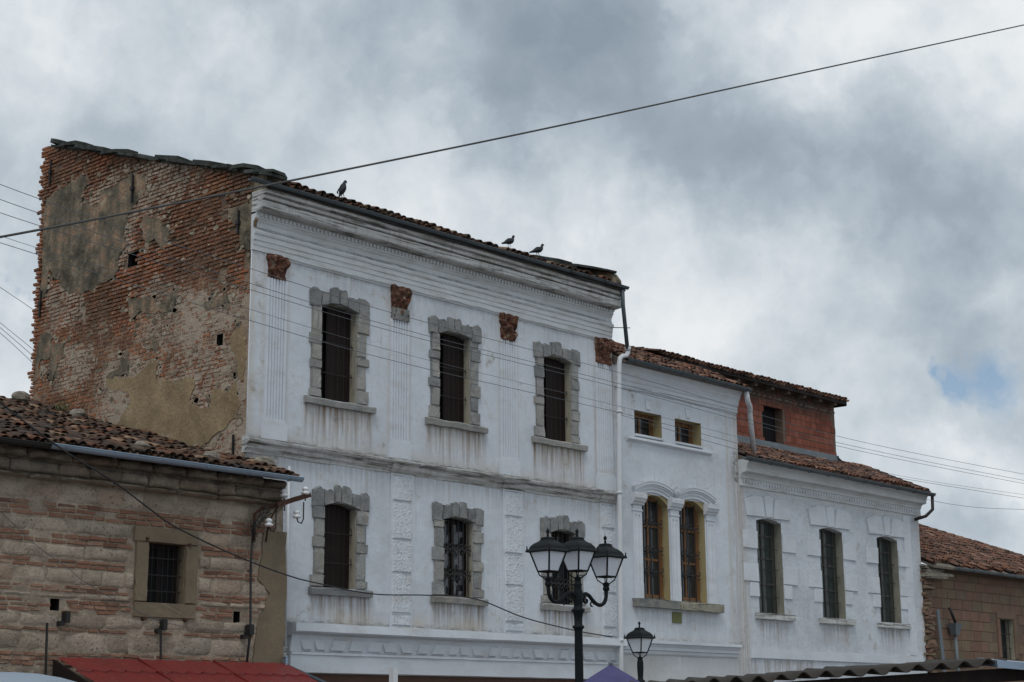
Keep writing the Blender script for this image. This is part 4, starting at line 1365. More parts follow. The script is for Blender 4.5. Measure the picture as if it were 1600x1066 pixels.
def arch_moulding(a, c, zs, rise, bands, parent, name='arch_moulding', ext=.16, n=22):
    mb = MB()
    cx = (a + c) / 2
    hw = (c - a) / 2
    for (o0, o1, pr) in bands:
        P = []
        for i in range(n + 1):
            t = -1 + 2 * i / n
            nx, nz = 2 * rise * t / hw * .8, 1.
            L = math.hypot(nx, nz)
            nx, nz = nx / L, nz / L
            bx, bz = cx + hw * t, zs + rise * (1 - t * t)
            P += [(bx + nx * o0, Y0 + .01, bz + nz * o0), (bx + nx * o0, Y0 - pr, bz + nz * o0), (bx + nx * o1, Y0 - pr, bz + nz * o1), (bx + nx * o1, Y0 + .01, bz + nz * o1)]
        mb.add(P, [(i * 4 + j, i * 4 + (j + 1) % 4, i * 4 + 4 + (j + 1) % 4, i * 4 + 4 + j) for i in range(n) for j in range(4)] + [(3, 2, 1, 0), (n * 4, n * 4 + 1, n * 4 + 2, n * 4 + 3)])
    return fixn(mb.build(name, M['trim_clean'], parent))


for a, c in ((35.02, 36.74), (36.88, 38.62)):
    arch_moulding(a, c, 7.56, .22, [(-.12, -.03, .04), (-.03, .04, .065), (.04, .09, .09), (.09, .16, .125), (.16, .19, .14)], Hm)
mb = MB()
for i in range(5):
    t = (i - 2) * .28
    mb.tube([(36.80 + .04 * math.sin(t), Y0 - .1, 7.58), (36.80 + .22 * math.sin(t), Y0 - .17, 7.80), (36.80 + .26 * math.sin(t), Y0 - .14, 7.90 - .05 * abs(i - 2))], [.03, .045, .02], 6)
mb.build('shell_ornament', M['trim_clean'], Hm, smooth=True)
stone_piece(jag([(34.89, 4.57), (36.78, 4.565), (36.78, 4.785), (34.89, 4.785)], .008, seed=3), Y0 - .17, Y0 + .18, M['surround_obj'], Hm, 'sill', .01)
stone_piece(jag([(36.80, 4.565), (38.80, 4.555), (38.80, 4.785), (36.80, 4.785)], .008, seed=5), Y0 - .175, Y0 + .18, M['surround_obj'], Hm, 'sill', .01)
MB().box(36.60, 37.0, Y0 - .035, Y0 - .005, 4.21, 4.50, .003).build('plaque', M['plaque'], Hm)
bl = MB()
bl.sweepx(prof([(.03, 3.73), (.22, 3.70), (.22, 3.63), (.17, 3.60), (.12, 3.53), (.115, 3.46), (.07, 3.44), (.06, 3.37), (.02, 3.33)]), 34.3, 39.55, wob=.006)
fixn(bl.build('lower_cornice', M['trim_clean'], Hm))
gutter('gutter', 34.35, 40.12, 26.97, 11.07, .08, M['zinc'], Hm, dz=-.02)
r2 = MB()
r2.add([(34.27, 27.0, 11.03), (40.05, 27.0, 11.03), (40.05, 29.3, 12.10), (34.27, 29.3, 12.10), (34.27, 27.0, 10.98), (40.05, 27.0, 10.98), (40.05, 29.3, 10.98), (34.27, 29.3, 10.98)],
       [(0, 1, 2, 3), (7, 6, 5, 4), (0, 4, 5, 1), (1, 5, 6, 2), (2, 6, 7, 3), (3, 7, 4, 0)])
r2.build('roof', M['rafter'], Hm)
roof_tiles(Hm, 34.45, 40.0, 26.95, 11.06, .475, 8, M['tile_red_obj'], M['tile_red_isl'], 300, sp=.20)
relocate(Hm, (37.1, 27.4, 0))

# ------------------------------------------------------------------ right low house
Hr = empty('low_house', label='low white house with three narrow barred windows and tiled roof below brick attic', cat='house')
XE = 50.42
RW = [(40.80, 42.10), (44.20, 45.52), (47.62, 48.92)]
ZR = (4.66, 7.42)


def dirt_right(x, z):
    r = g = b = 0.
    for a, c in RW:
        if z < 4.48 and a - .1 < x < c + .2:
            e = min(1, (x - a + .1) / .2, (c + .2 - x) / .2)
            r = max(r, e * .7 * max(0, 1 - (4.48 - z) / .95))
    r = max(r, .5 * (z < 3.35) * smoothstep(2.4, 3.3, z) * (x < 43.5), .3 * (1 - smoothstep(40.1, 40.6, x)))
    b = max(b, .45 * (1 - smoothstep(40.02, 40.45, x)), .35 * smoothstep(50.0, 50.4, x), .25 * smoothstep(7.7, 8.3, z))
    g = max(g, .15)
    return r, g, b


wall_grid('front_wall', 40.01, XE, 0, 8.9, .08, [(a, c, *ZR) for a, c in RW], fy, M['plaster'], Hr, dirt_right)
MB().box(40.02, XE - .02, 27.92, 35.6, 0, 8.9).build('house_core', M['plaincore'], Hr)
rc = MB()
rc.sweepx(prof([(.40, 9.02), (.41, 8.95), (.34, 8.90), (.30, 8.82), (.28, 8.74), (.27, 8.66), (.13, 8.63), (.10, 8.60), (.07, 8.56), (.065, 8.50), (.04, 8.49), (.035, 8.32), (.05, 8.31), (.05, 8.27), (.0, 8.25)]), 40.0, XE + .12, wob=.01)
rco = fixn(rc.build('cornice', M['trim'], Hr))
dm = MB().box(0, .075, -.028, 0, 0, .11, .004)
dme2 = bpy.data.meshes.new('dentil')
dme2.from_pydata(dm.v, [], dm.f)
dme2.materials.append(M['trim'])
x = 40.15
while x < XE - .1:
    o = bpy.data.objects.new('dentil', dme2)
    o.location = (x, Y0 - .035, 8.36)
    o.parent = rco
    col.objects.link(o)
    x += .15
for k, (a, c) in enumerate(RW):
    W = reveal('window', a, c, *ZR, Y0, Y0 + .66, M['beige_reveal'], Hr)
    MB().box(a - .03, c + .03, Y0 + .66, Y0 + .68, ZR[0] - .03, ZR[1] + .03).build('dark_room', M['dark'], W)
    lintel_arch(W, a, c, ZR[1] - .10, ZR[1], Y0 + .004, Y0 + .5, M['trim_clean'])
    wood_window(W, a, c, *ZR, Y0 + .26, M['greyframe'], M['glass_green'], transoms=(5.5, 6.25, 6.9), fr=.07)
    grille(W, a + .06, c - .05, ZR[0] + .02, ZR[1] - .08, Y0 + .16, 5, (5.15, 5.95, 6.55), r=.013)
    stone_piece(jag([(a - .26, 4.48), (c + .42, 4.48), (c + .42, 4.645), (a - .26, 4.645)], .006, seed=k), Y0 - .11, Y0 + .22, M['trim_dirty'], W, 'sill', .008)
    # flat plaster quoins and voussoirs
    for side in (-1, 1):
        for z0, z1, wd in ((4.66, 5.10, .30), (5.10, 5.53, .46 if side < 0 else .42), (5.53, 6.08, .74), (6.08, 6.48, .34), (6.48, 7.02, .72), (7.02, 7.38, .32)):
            if wd < .4:
                continue
            x0, x1 = (a - wd, a - .004) if side < 0 else (c + .004, c + wd)
            stone_piece([(x0, z0 + .01), (x1, z0 + .01), (x1, z1 - .01), (x0, z1 - .01)], Y0 - .042, Y0 + .02, M['trim_clean'], W, 'plaster_quoin', .012)
    cx = (a + c) / 2
    for (b0, b1, t0, t1, h0, h1) in ((a - .50, cx - .20, a - .62, cx - .30, 7.90, 8.02), (cx - .16, cx + .16, cx - .25, cx + .25, 8.06, 8.08), (cx + .20, c + .44, cx + .32, c + .55, 8.02, 7.92)):
        stone_piece([(b0, 7.43), (b1, 7.45), (t1, h1), ((t0 + t1) / 2, max(h0, h1) + .03), (t0, h0)], Y0 - .045, Y0 + .02, M['trim_clean'], W, 'plaster_voussoir', .012)
bd = MB()
bd.sweepx(prof([(.02, 3.64), (.055, 3.63), (.055, 3.37), (.02, 3.35)]), 40.25, 50.1, wob=.006)
fixn(bd.build('plinth_band', M['trim_clean'], Hr))
MB().box(49.35, 49.80, Y0 - .025, Y0 + .02, 3.66, 8.2, .002).build('corner_pilaster', M['trim_clean'], Hr)
gutter('gutter', 39.55, 50.62, 26.88, 9.0, .085, M['zinc'], Hr, dz=-.03)
SR = .45
r3 = MB()
r3.add([(40.05, 26.98, 8.98), (50.55, 26.98, 8.98), (50.55, 31.0, 8.98 + 4.02 * SR), (40.05, 31.0, 8.98 + 4.02 * SR), (40.05, 26.98, 8.94), (50.55, 26.98, 8.94), (50.55, 31.0, 8.94), (40.05, 31.0, 8.94)],
       [(0, 1, 2, 3), (7, 6, 5, 4), (0, 4, 5, 1), (1, 5, 6, 2), (2, 6, 7, 3), (3, 7, 4, 0)])
r3.build('roof', M['rafter'], Hr)
roof_tiles(Hr, 40.15, 50.55, 26.93, 9.02, SR, 8, M['tile_red_obj'], M['tile_red_isl'], 300, sp=.20)
pipe('downpipe', [(50.52, 26.88, 8.95), (50.52, 26.9, 8.45), (50.30, 27.05, 8.22), (50.0, 27.3, 8.10)], .055, M['brown_pipe'], Hr, n=8)
relocate(Hr, (45.2, 27.4, 0))

# rain pipe dropping from the narrow house onto the low roof
pp = pipe('downpipe', [(40.0, 27.02, 10.98), (40.03, 27.02, 10.78), (40.12, 27.05, 10.66), (40.28, 27.12, 10.62), (40.42, 27.2, 10.56), (40.48, 27.25, 10.40), (41.0, 27.5, 9.22)], .075, M['pvc'], None)
pp.parent = Hm
pp.matrix_parent_inverse = Matrix.Translation((-37.1, -27.4, 0))

# ------------------------------------------------------------------ brick attic above
At = empty('brick_attic', label='red hollow brick attic with dark window and tiled eaves above the low house roof', cat='building')
YA = 29.0
AX0, AX1, AZ0, AZ1 = 39.0, 48.08, 9.9, 12.07
WA = (43.76, 44.92, 10.20, 11.42)
wall_grid('brick_wall', AX0, AX1, AZ0, AZ1, .3, [WA], lambda u, v, d: (u, YA - d, v), M['cementgrey'], At, None, .004, None, .2)
b = MB()
b.box(AX1 - .2, AX1 - .002, YA + .005, 33, 9.0, AZ1)
b.box(AX0 + .1, WA[0] - .1, YA + .22, 32.9, 9.2, 12.12)
b.box(WA[1] + .1, AX1 - .21, YA + .22, 32.9, 9.2, 12.12)
b.box(WA[0] - .1, WA[1] + .1, YA + .5, 32.9, 9.2, 12.12)
b.build('side_wall', M['cementgrey'], At)
hp = [cushion(.05, .02) for _ in range(5)]
bl = []
z = 9.92
k = 0
while z < 11.9:
    x = AX0 - (.14 if k % 2 else 0)
    h = .196
    while x < AX1 - .03:
        L = .29 if rnd() < .9 else .15
        xc, zc = x + L / 2, z + h / 2
        x += L + .012
        if WA[0] - .05 < xc < WA[1] + .05 and WA[2] - .06 < zc < WA[3] + .03 or xc + L / 2 > AX1 + .02 or xc < 40.1 and zc < 0:
            continue
        bl.append((random.randrange(5), TRS((xc, YA + .01, zc), 0, 0, 0, (L, .022, h - U(.006, .012)))))
    z += .205
    k += 1
scatter('hollow_block', hp, bl, At, M['hollow_obj'], M['hollow_obj'], 300)
W = reveal('window', *WA, YA, YA + .4, M['cementgrey'], At)
MB().box(WA[0], WA[1], YA + .40, YA + .42, WA[2], WA[3]).build('dark_room', M['dark'], W)
s = MB()
s.box(WA[0], WA[1] - .02, YA + .28, YA + .30, WA[2], WA[3])
s.build('dark_board', M['dark'], W)
MB().box(AX0, AX1 + .02, YA - .012, YA + .05, 11.64, 11.70).build('tie_beam', M['rafter'], At)
# flashing
f = MB()
f.sweepx([(YA - .01, 10.22), (YA - .025, 10.22), (YA - .05, 10.02), (YA - .36, 9.86), (YA - .36, 9.83), (YA - .01, 9.9)], 40.02, 48.2, wob=.004)
f.add([(48.08, YA - .04, 10.2), (48.2, YA - .36, 9.84), (49.1, YA - .1, 9.95), (48.6, YA + .5, 10.25), (48.08, YA + .6, 10.4)], [(0, 1, 2, 3, 4)])
fixn(f.build('flashing', M['zinc_dull'], At))
# rafters and roof
x = 39.3
while x < 48.1:
    MB().box(x, x + .13, 28.72, 29.6, 11.84, 12.005, .003).build('rafter', M['rafter'], At)
    x += .93
ar = MB()
ar.add([(38.2, 28.66, 12.05), (48.28, 28.66, 12.05), (48.28, 33, 13.1), (38.2, 33, 13.1), (38.2, 28.66, 12.01), (48.28, 28.66, 12.01), (48.28, 33, 13.06), (38.2, 33, 13.06)],
       [(0, 1, 2, 3), (7, 6, 5, 4), (0, 4, 5, 1), (1, 5, 6, 2), (2, 6, 7, 3), (3, 7, 4, 0)])
ar.box(38.6, 48.3, 28.63, 28.655, 11.92, 12.06)
ar.box(47.9, 48.27, 28.67, 32.9, 11.94, 11.98)
ar.box(48.285, 48.31, 28.64, 32.9, 11.88, 12.08)
ar.build('roof', M['darkwood'], At)
roof_tiles(At, 38.0, 48.25, 28.60, 12.06, .245, 5, M['tile_red_obj'], M['tile_red_isl'], 300, sp=.20)
relocate(At, (44, 29, 9.9))

# ------------------------------------------------------------------ far right house
Hf = empty('stone_house', label='pinkish ashlar stone house with tiled roof at the right end of the row', cat='house')
YF = 27.5
FW = (56.0, 57.05, 3.70, 5.10)
wall_grid('front_wall', 50.45, 68, 0, 6.69, .3, [FW], lambda u, v, d: (u, YF - d, v), M['farjoint'], Hf, None, .004)
MB().box(50.46, 67.98, 28.02, 35, 0, 6.66).build('house_core', M['plaincore'], Hf)
st = []
fp = [cushion(.04, .02) for _ in range(6)]
z = 2.4
while z < 6.3:
    h = U(.28, .36)
    if z + h > 6.5:
        h = 6.5 - z
    x = 50.9 - U(0, .4)
    while x < 64:
        L = U(.5, .95)
        xc, zc = x + L / 2, z + h / 2
        if not (FW[0] - .22 - L / 2 < xc < FW[1] + .22 + L / 2 and FW[2] - .1 < zc < FW[3] + .3):
            st.append((random.randrange(6), TRS((xc, YF + .01, zc), 0, 0, 0, (L - .014, .03, h - .016))))
        x += L
    z += h
scatter('ashlar_stone', fp, st, Hf, M['farstone_obj'], M['farstone_obj'], 300)
W = reveal('window', *FW, YF, YF + .5, M['stone_reveal'], Hf)
MB().box(FW[0], FW[1], YF + .3, YF + .33, FW[2], FW[3]).build('pane', M['glass'], W)
grille(W, FW[0], FW[1], FW[2], FW[3], YF + .12, 4, (4.1, 4.6), r=.012)
for pts in (((FW[0] - .22, FW[2]), (FW[0] - .004, FW[2]), (FW[0] - .004, FW[3]), (FW[0] - .22, FW[3])), ((FW[1] + .004, FW[2]), (FW[1] + .22, FW[2]), (FW[1] + .22, FW[3]), (FW[1] + .004, FW[3])),
            ((FW[0] - .22, FW[3] + .01), (FW[1] + .22, FW[3] + .01), (FW[1] + .22, FW[3] + .28), (FW[0] - .22, FW[3] + .28))):
    stone_piece(list(pts), YF - .04, YF + .02, M['farstone_obj'], W, 'surround_stone', .01)
# broken masonry at the joint with the white house
rb = [cushion(.3, .12) for _ in range(5)]
rr = []
for i in range(60):
    z = 2.6 + i * .066
    rr.append((random.randrange(5), TRS((50.62 + U(-.10, .12), 27.44 + U(-.05, .03), z), 0, U(-.15, .15), U(-.2, .2), (U(.3, .55), U(.08, .22), U(.05, .13)))))
scatter('rubble_stone', rb, rr, Hf, M['farstone_obj'], M['farstone_obj'], 300)
for i in range(8):
    MB().box(50.35 + U(-.05, .1), 51.5 + U(-.3, .5), 27.0 + .03 * i, 27.5, 6.20 + i * .055, 6.245 + i * .055, .015).build('eaves_slab', M['rock'], Hf)
gutter('gutter', 51.9, 68, 27.0, 6.62, .085, M['zinc_dull'], Hf)
hip = [(66.5, 27.0), (58.6, 31.8), (55.5, 33.2), (50.5, 33.2), (50.5, 27.0)]
okf = lambda x, y: inside((x, y), hip)
r4 = MB()
zf = lambda y: 6.66 + (y - 27.05) * .47
P = [(x, y, zf(y) - .02) for x, y in hip] + [(x, y, zf(y) - .1) for x, y in hip]
r4.add(P, [(0, 1, 2, 3, 4), (9, 8, 7, 6, 5)] + [(i, (i + 1) % 5, (i + 1) % 5 + 5, i + 5) for i in range(5)])
r4.build('roof', M['rafter'], Hf)
roof_tiles(Hf, 50.55, 66.5, 27.0, 6.66, .47, 22, M['tile_red_obj'], M['tile_red_isl'], 300, sp=.20, ok=okf)
hh = MB()
for a, c in ((66.4, 58.6),):
    for i in range(26):
        t = i / 25
        x, y = 66.4 + (58.6 - 66.4) * t, 27.0 + (31.8 - 27.0) * t
        hh.tube([(x, y, zf(y) + .06), (x - .3, y + .19, zf(y + .19) + .05)], [.10, .08], 8)
for i in range(10):
    t = i / 9
    x, y = 58.6 - 3.1 * t, 31.8 + 1.4 * t
    hh.tube([(x, y, zf(y) + .06), (x - .3, y + .14, zf(y + .14) + .05)], [.10, .08], 8)
ho = hh.build('ridge_tiles', M['tile_red_isl'], Hf, smooth=True)
ho['kind'] = 'stuff'
# rain hopper with pipe, and a leaning metal sheet
hpz = MB()
hpz.add([(51.98, 27.1, 4.78), (52.46, 27.1, 4.78), (52.46, 27.4, 4.78), (51.98, 27.4, 4.78), (52.12, 27.18, 4.40), (52.36, 27.18, 4.40), (52.36, 27.36, 4.40), (52.12, 27.36, 4.40)],
        [(0, 1, 2, 3), (7, 6, 5, 4), (0, 4, 5, 1), (1, 5, 6, 2), (2, 6, 7, 3), (3, 7, 4, 0)])
hpo = fixn(hpz.build('rain_hopper', M['zinc_dull'], Hf))
MB().tube([(52.24, 27.28, 4.41), (52.30, 27.28, 3.2), (52.30, 27.28, .2)], .06, 8).build('downpipe', M['zinc_dull'], hpo, smooth=True)
MB().tube([(52.0, 27.3, 5.3), (52.1, 27.25, 5.05), (52.2, 27.22, 4.80)], .05, 8).build('spout', M['iron'], hpo, smooth=True)
MB().obox((51.30, 27.30, 4.0), (.10, 0, .015), (0, .015, 0), (-.12, 0, 1.2)).build('metal_strip', M['zinc_dull'], Hf)
relocate(Hf, (58, 27.5, 0))

# ------------------------------------------------------------------ left stone and brick house
Hl = empty('banded_house', label='old house of banded stone and brick with tiled roof at the left', cat='house')
YL = 26.4
LX0, LX1 = 12.5, 22.14
LW = (18.84, 19.70, 3.87, 5.0)
LH = [(16.79, 16.98, 3.63, 3.84), (20.93, 21.09, 3.57, 3.79)]
wall = wall_grid('front_wall', LX0, LX1, 0, 6.5, .10, [LW] + LH, lambda u, v, d: (u, YL - d, v), M['lime_mortar'], Hl, None, .02)
MB().box(LX0, LX1 - .01, YL + .52, 36, 0, 6.45).build('house_core', M['plaincore'], Hl)
MB().box(LX0, LX1 - .3, 35.8, 36, 6.45, 9.2).build('back_wall', M['plaincore'], Hl)
for h in LH:
    b = MB()
    t = .02
    b.box(h[0] - t, h[1] + t, YL + .4, YL + .42, h[2] - t, h[3] + t)
    b.box(h[0] - t, h[0], YL + .01, YL + .4, h[2], h[3])
    b.box(h[1], h[1] + t, YL + .01, YL + .4, h[2], h[3])
    b.box(h[0] - t, h[1] + t, YL + .01, YL + .4, h[2] - t, h[2])
    b.box(h[0] - t, h[1] + t, YL + .01, YL + .4, h[3], h[3] + t)
    b.build('beam_hole', M['dark'], wall)
CEM = jag([(21.62, 5.45), (22.22, 5.45), (22.22, 2.2), (21.42, 2.2), (21.46, 3.2), (21.55, 3.7), (21.70, 3.95), (21.80, 4.2), (21.52, 4.45), (21.58, 4.9)], .05, seed=2)


def lhole(xc, zc, L, h):
    if LW[0] - .30 - L / 2 + .04 < xc < LW[1] + .28 + L / 2 - .04 and 3.60 < zc < 5.30:
        return True
    if any(a - L / 2 + .02 < xc < b + L / 2 - .02 and c - .02 < zc < d + .02 for a, b, c, d in LH):
        return True
    return xc + L / 2 > LX1 + .01 or inside((xc + L * .25, zc), CEM)


sp_ = [rough_stone() for _ in range(10)]
bp_ = [cushion(.22, .12) for _ in range(10)]
stones, lb = [], []
courses = [('s', 6.51, 6.31, .17), ('s', 6.28, 6.05, .11), ('t', 6.03, 5.95, .17), ('s', 5.91, 5.59, .05), ('b', 5.57, 5.29, 3), ('s', 5.275, 5.04, .045), ('b', 5.03, 4.83, 2), ('s', 4.815, 4.575, .045), ('b', 4.56, 4.40, 2),
           ('s', 4.39, 4.115, .045), ('b', 4.10, 3.965, 2), ('s', 3.955, 3.85, .04), ('b', 3.84, 3.60, 3), ('s', 3.59, 3.345, .045), ('b', 3.335, 3.265, 1), ('s', 3.255, 2.915, .045), ('b', 2.905, 2.66, 3), ('s', 2.65, 2.3, .045)]
for ty, zt, zb, d in courses:
    if ty in 'st':
        x = LX0 + U(0, .3)
        while x < LX1:
            L = U(.42, 1.0) if ty == 's' else U(.5, 1.2)
            xc, zc = x + L / 2, (zt + zb) / 2
            if x + L > LX1:
                L = LX1 - x
                xc = x + L / 2
            if L > .12 and not lhole(xc, zc, L, zt - zb):
                dd = (d if d > .1 else .022) + .03 + U(-.008, .014)
                wob_ = .03 * mnoise.noise(Vector((xc * .6, zc, 3)))
                stones.append((random.randrange(10), TRS((xc, YL + .03, zc + wob_), 0, U(-.008, .008), U(-.012, .012), (L - U(.012, .035), dd, zt - zb - U(.0, .04)))))
            elif L > .3:      # split into shorter stones round openings
                for q in range(3):
                    l3 = L / 3
                    x3 = x + l3 * (q + .5)
                    if not lhole(x3, zc, l3, zt - zb):
                        stones.append((random.randrange(8), TRS((x3, YL + .03, zc), 0, 0, 0, (l3 - .015, d + .03, zt - zb - .015))))
            x += L
    else:
        n = d
        h = (zt - zb) / n
        for r in range(n):
            x = LX0 - U(0, .2)
            while x < LX1:
                L = U(.20, .42)
                xc, zc = x + L / 2, zb + h * (r + .5) + .018 * mnoise.noise(Vector((x * .7, zb * 2, 1)))
                x += L + U(.01, .025)
                if lhole(xc, zc, L, h) or rnd() < .03:
                    continue
                lb.append((random.randrange(10), TRS((xc, YL + .03, zc + U(-.006, .006)), 0, U(-.05, .05), U(-.05, .05), (L, .045 + U(-.008, .014), h * U(.62, .80)))))
scatter('wall_stone', sp_, stones, wall, M['wallstone_obj'], M['wallstone_isl'], 300, smooth=True)
scatter('brick', bp_, lb, wall, M['bandbrick_obj'], M['bandbrick_isl'], 300)
c_ = MB()
n = len(CEM)
V = [(x, YL + .02, z) for x, z in CEM] + [(x, YL - .03 + .006 * mnoise.noise(Vector((x * 4, z * 4, 0))), z) for x, z in CEM]
c_.add(V, [(a, (a + 1) % n, (a + 1) % n + n, a + n) for a in range(n)] + [tuple(range(2 * n - 1, n - 1, -1))])
fixn(c_.build('cement_patch', M['cement'], wall))
W = reveal('window', *LW, YL, YL + .45, M['cement'], Hl)
MB().box(LW[0], LW[1], YL + .26, YL + .30, LW[2], LW[3]).build('dark_room', M['dark'], W)
s = MB()
s.box(LW[0] + .02, LW[0] + .09, YL + .20, YL + .25, LW[2], LW[3])
s.box(LW[1] - .09, LW[1] - .02, YL + .20, YL + .25, LW[2], LW[3])
s.box((LW[0] + LW[1]) / 2 - .03, (LW[0] + LW[1]) / 2 + .03, YL + .20, YL + .25, LW[2], LW[3])
s.box(LW[0] + .09, LW[1] - .09, YL + .205, YL + .245, LW[3] - .09, LW[3])
s.build('sash', M['darkwood'], W)
MB().box(LW[0] + .05, LW[1] - .05, YL + .252, YL + .257, LW[2], LW[3]).build('pane', M['dark'], W)
grille(W, LW[0], LW[1], LW[2], LW[3], YL + .10, 7, (4.1, 4.4, 4.72), r=.007)
for x0, x1, z0, z1 in ((18.50, 19.99, 5.005, 5.28), (18.56, 19.985, 3.60, 3.865), (18.56, 18.836, 3.87, 5.0), (19.704, 19.985, 3.87, 5.0)):
    stone_piece(jag([(x0, z0), (x1, z0), (x1, z1), (x0, z1)], .01, seed=z0), YL - .055, YL + .03, M['cement'], W, 'cement_surround', .006)
for x, z in ((18.78, 5.05), (19.76, 5.0), (18.78, 3.56), (19.74, 3.57)):
    MB().tube([(x, YL + .0, z), (x, YL - .09, z)], .035, 8).build('rusty_bolt', M['rust'], W)
# roof
SL = .2825
r5 = MB()
za = lambda y: 6.50 + (y - 26.0) * SL
r5.add([(LX0, 25.95, za(25.95)), (22.16, 25.95, za(25.95)), (22.16, 27.35, za(27.35)), (21.93, 27.35, za(27.35)), (21.93, 36, za(36)), (LX0, 36, za(36))] + [(LX0, 25.95, za(25.95) - .04), (22.16, 25.95, za(25.95) - .04), (22.16, 27.35, za(27.35) - .04), (21.93, 27.35, za(27.35) - .04), (21.93, 36, za(36) - .04), (LX0, 36, za(36) - .04)],
       [(0, 1, 2, 3, 4, 5), (11, 10, 9, 8, 7, 6)] + [(i, (i + 1) % 6, (i + 1) % 6 + 6, i + 6) for i in range(6)])
r5.build('roof', M['rafter'], Hl)
okl = lambda x, y: x < (22.16 if y < 27.25 else 21.86) and y < 35.9
roof_tiles(Hl, 12.6, 22.35, 25.93, 6.545, SL, 31, M['tile_obj'], M['tile_isl'], 300, sp=.20, exp=.33, ok=okl, rough=1.7)
gutter('gutter', 16.30, 22.18, 25.90, 6.52, .085, M['zinc_new'], Hl, dz=-.02)
gutter('gutter', 12.5, 16.34, 25.92, 6.50, .08, M['iron'], Hl, dz=.01)
# iron brackets and rods low on the wall
for x, z in ((17.08, 3.52), (19.20, 3.46), (21.24, 3.42)):
    b = MB()
    b.box(x - .045, x + .045, YL - .16, YL - .01, z - .10, z + .10)
    b.box(x - .14, x - .046, YL - .13, YL - .01, z - .16, z - .08)
    b.build('iron_bracket', M['iron'], Hl)
for (x, z0, z1) in ((16.68, 2.2, 3.40), (19.13, 2.6, 3.34)):
    MB().tube([(x, YL - .12, z1), (x + .03, YL - .12, z0)], .022, 6).build('iron_rod', M['iron'], Hl)
relocate(Hl, (17.4, 26.4, 0))

# line bracket with insulators, fixed to the corner of the banded house
Br = empty('line_bracket', label='rusty iron line bracket with white insulators on stone house corner', cat='bracket')
b = MB()
b.tube([(21.26, 26.25, 5.2), (21.27, 26.24, 5.72), (21.42, 26.2, 5.86), (21.78, 26.1, 5.94)], .035, 8)
b.tube([(21.62, 26.3, 5.2), (21.60, 26.2, 5.6), (21.74, 26.1, 5.9)], .02, 6)
b.build('bracket_arm', M['rust'], Br, smooth=True)
MB().obox((22.10, 26.05, 6.07), (.44, 0, .145), (0, .04, 0), (-.014, 0, .045)).build('crossarm', M['rust'], Br)
ins = [(22.42, 26.05, 6.20, 1), (21.86, 26.05, 6.10, 1), (21.92, 26.1, 5.95, .7), (21.52, 26.1, 5.48, -1), (22.20, 26.05, 5.70, -1)]
for x, y, z, kk in ins:
    if kk < 0:
        h = MB().tube([(x, y, z + .02), (x + .04, y, z - .07), (x + .13, y, z - .09), (x + .18, y, z), (x + .18, y, z + .35)], .014, 6)
    else:
        h = MB().tube([(x, y, z - .02), (x, y, z - .12)], .014, 6)
    ho = h.build('pin', M['iron'], Br, smooth=True)
    MB().lathe((x, y, z), [(.045, 0), (.085, .02), (.09, .05), (.05, .07), (.045, .09), (.07, .11), (.065, .14), (.03, .17), (.005, .175)], 12).build('insulator', M['porcelain'], ho, smooth=True)
MB().tube([(21.27, 26.28, 5.5), (21.25, 26.3, 4.7), (21.27, 26.28, 3.4), (21.2, 26.28, 2.8)], .024, 6).build('conduit', M['cable'], Br, smooth=True)
MB().box(21.19, 21.30, 26.2, 26.33, 3.34, 3.54).build('junction_box', M['iron'], Br)
b = MB()
for i in range(6):
    b.tube([(21.27 + U(-.05, .05), 26.24 + U(-.03, .02), 5.25 + U(-.1, .1)), (21.2 + U(-.1, .1), 26.2, 5.45 + U(-.1, .15)), (21.33 + U(-.1, .12), 26.2, 5.5 + U(-.1, .3)), (21.5 + U(-.1, .1), 26.12, 5.75 + U(0, .2))], .010, 5)
b.build('loose_wires', M['cable'], Br, smooth=True)
relocate(Br, (21.27, 26.3, 5.2))

# stones weighing down the tiles
def rock(x, y, z, s, label):
    n, m = 8, 6
    P = []
    sd_ = U(0, 50)
    for j in range(m + 1):
        for i in range(n):
            a, t = 2 * math.pi * i / n, math.pi * j / m
            v = Vector((math.sin(t) * math.cos(a), math.sin(t) * math.sin(a), math.cos(t)))
            r = 1 + .35 * mnoise.noise(v * 1.3 + Vector((sd_, 0, 0)))
            P.append((v.x * r * s, v.y * r * s * .8, v.z * r * s * .55))
    F = [(j * n + i, j * n + (i + 1) % n, (j + 1) * n + (i + 1) % n, (j + 1) * n + i) for j in range(m) for i in range(n)]
    mb = MB()
    mb.v, mb.f = P, F
    o = mb.build('loose_stone', M['rock'])
    o.location = (x, y, z)
    tag(o, label, 'stone', 'stones weighing down the roof tiles')


rock(21.35, 35.3, za(35.3) + .22, .26, 'pale flat stone on the roof beside the left edge of the brick gable')
rock(20.45, 35.3, za(35.3) + .24, .24, 'round stone on the roof at the far left edge of the photo')
rock(21.55, 33.1, za(33.1) + .16, .24, 'pale stone high on the roof against the brick gable')
rock(18.95, 26.9, za(26.9) + .16, .17, 'light grey stone on the lowest tiles behind the bright gutter')
rock(20.42, 26.6, za(26.6) + .17, .19, 'dark stone on the tiles near the iron tie of the gable')
rock(22.05, 26.95, za(26.95) + .16, .24, 'dark humped stone on the right end of the tiled roof')
wd = MB()
for i in range(26):
    a, L = U(0, 6.28), U(.12, .32)
    p = Vector((21.7 + U(-.15, .05), 34.1 + U(-.3, .3), za(34.1) + .1))
    q = p + Vector((math.cos(a) * L * .6, math.sin(a) * L * .6, L))
    wd.tube([p, (p + q) / 2 + Vector((0, 0, .03)), q], [.012, .009, .002], 4)
tag(wd.build('weed', M['weed']), 'small dry weed growing at the foot of the brick gable', 'weed')

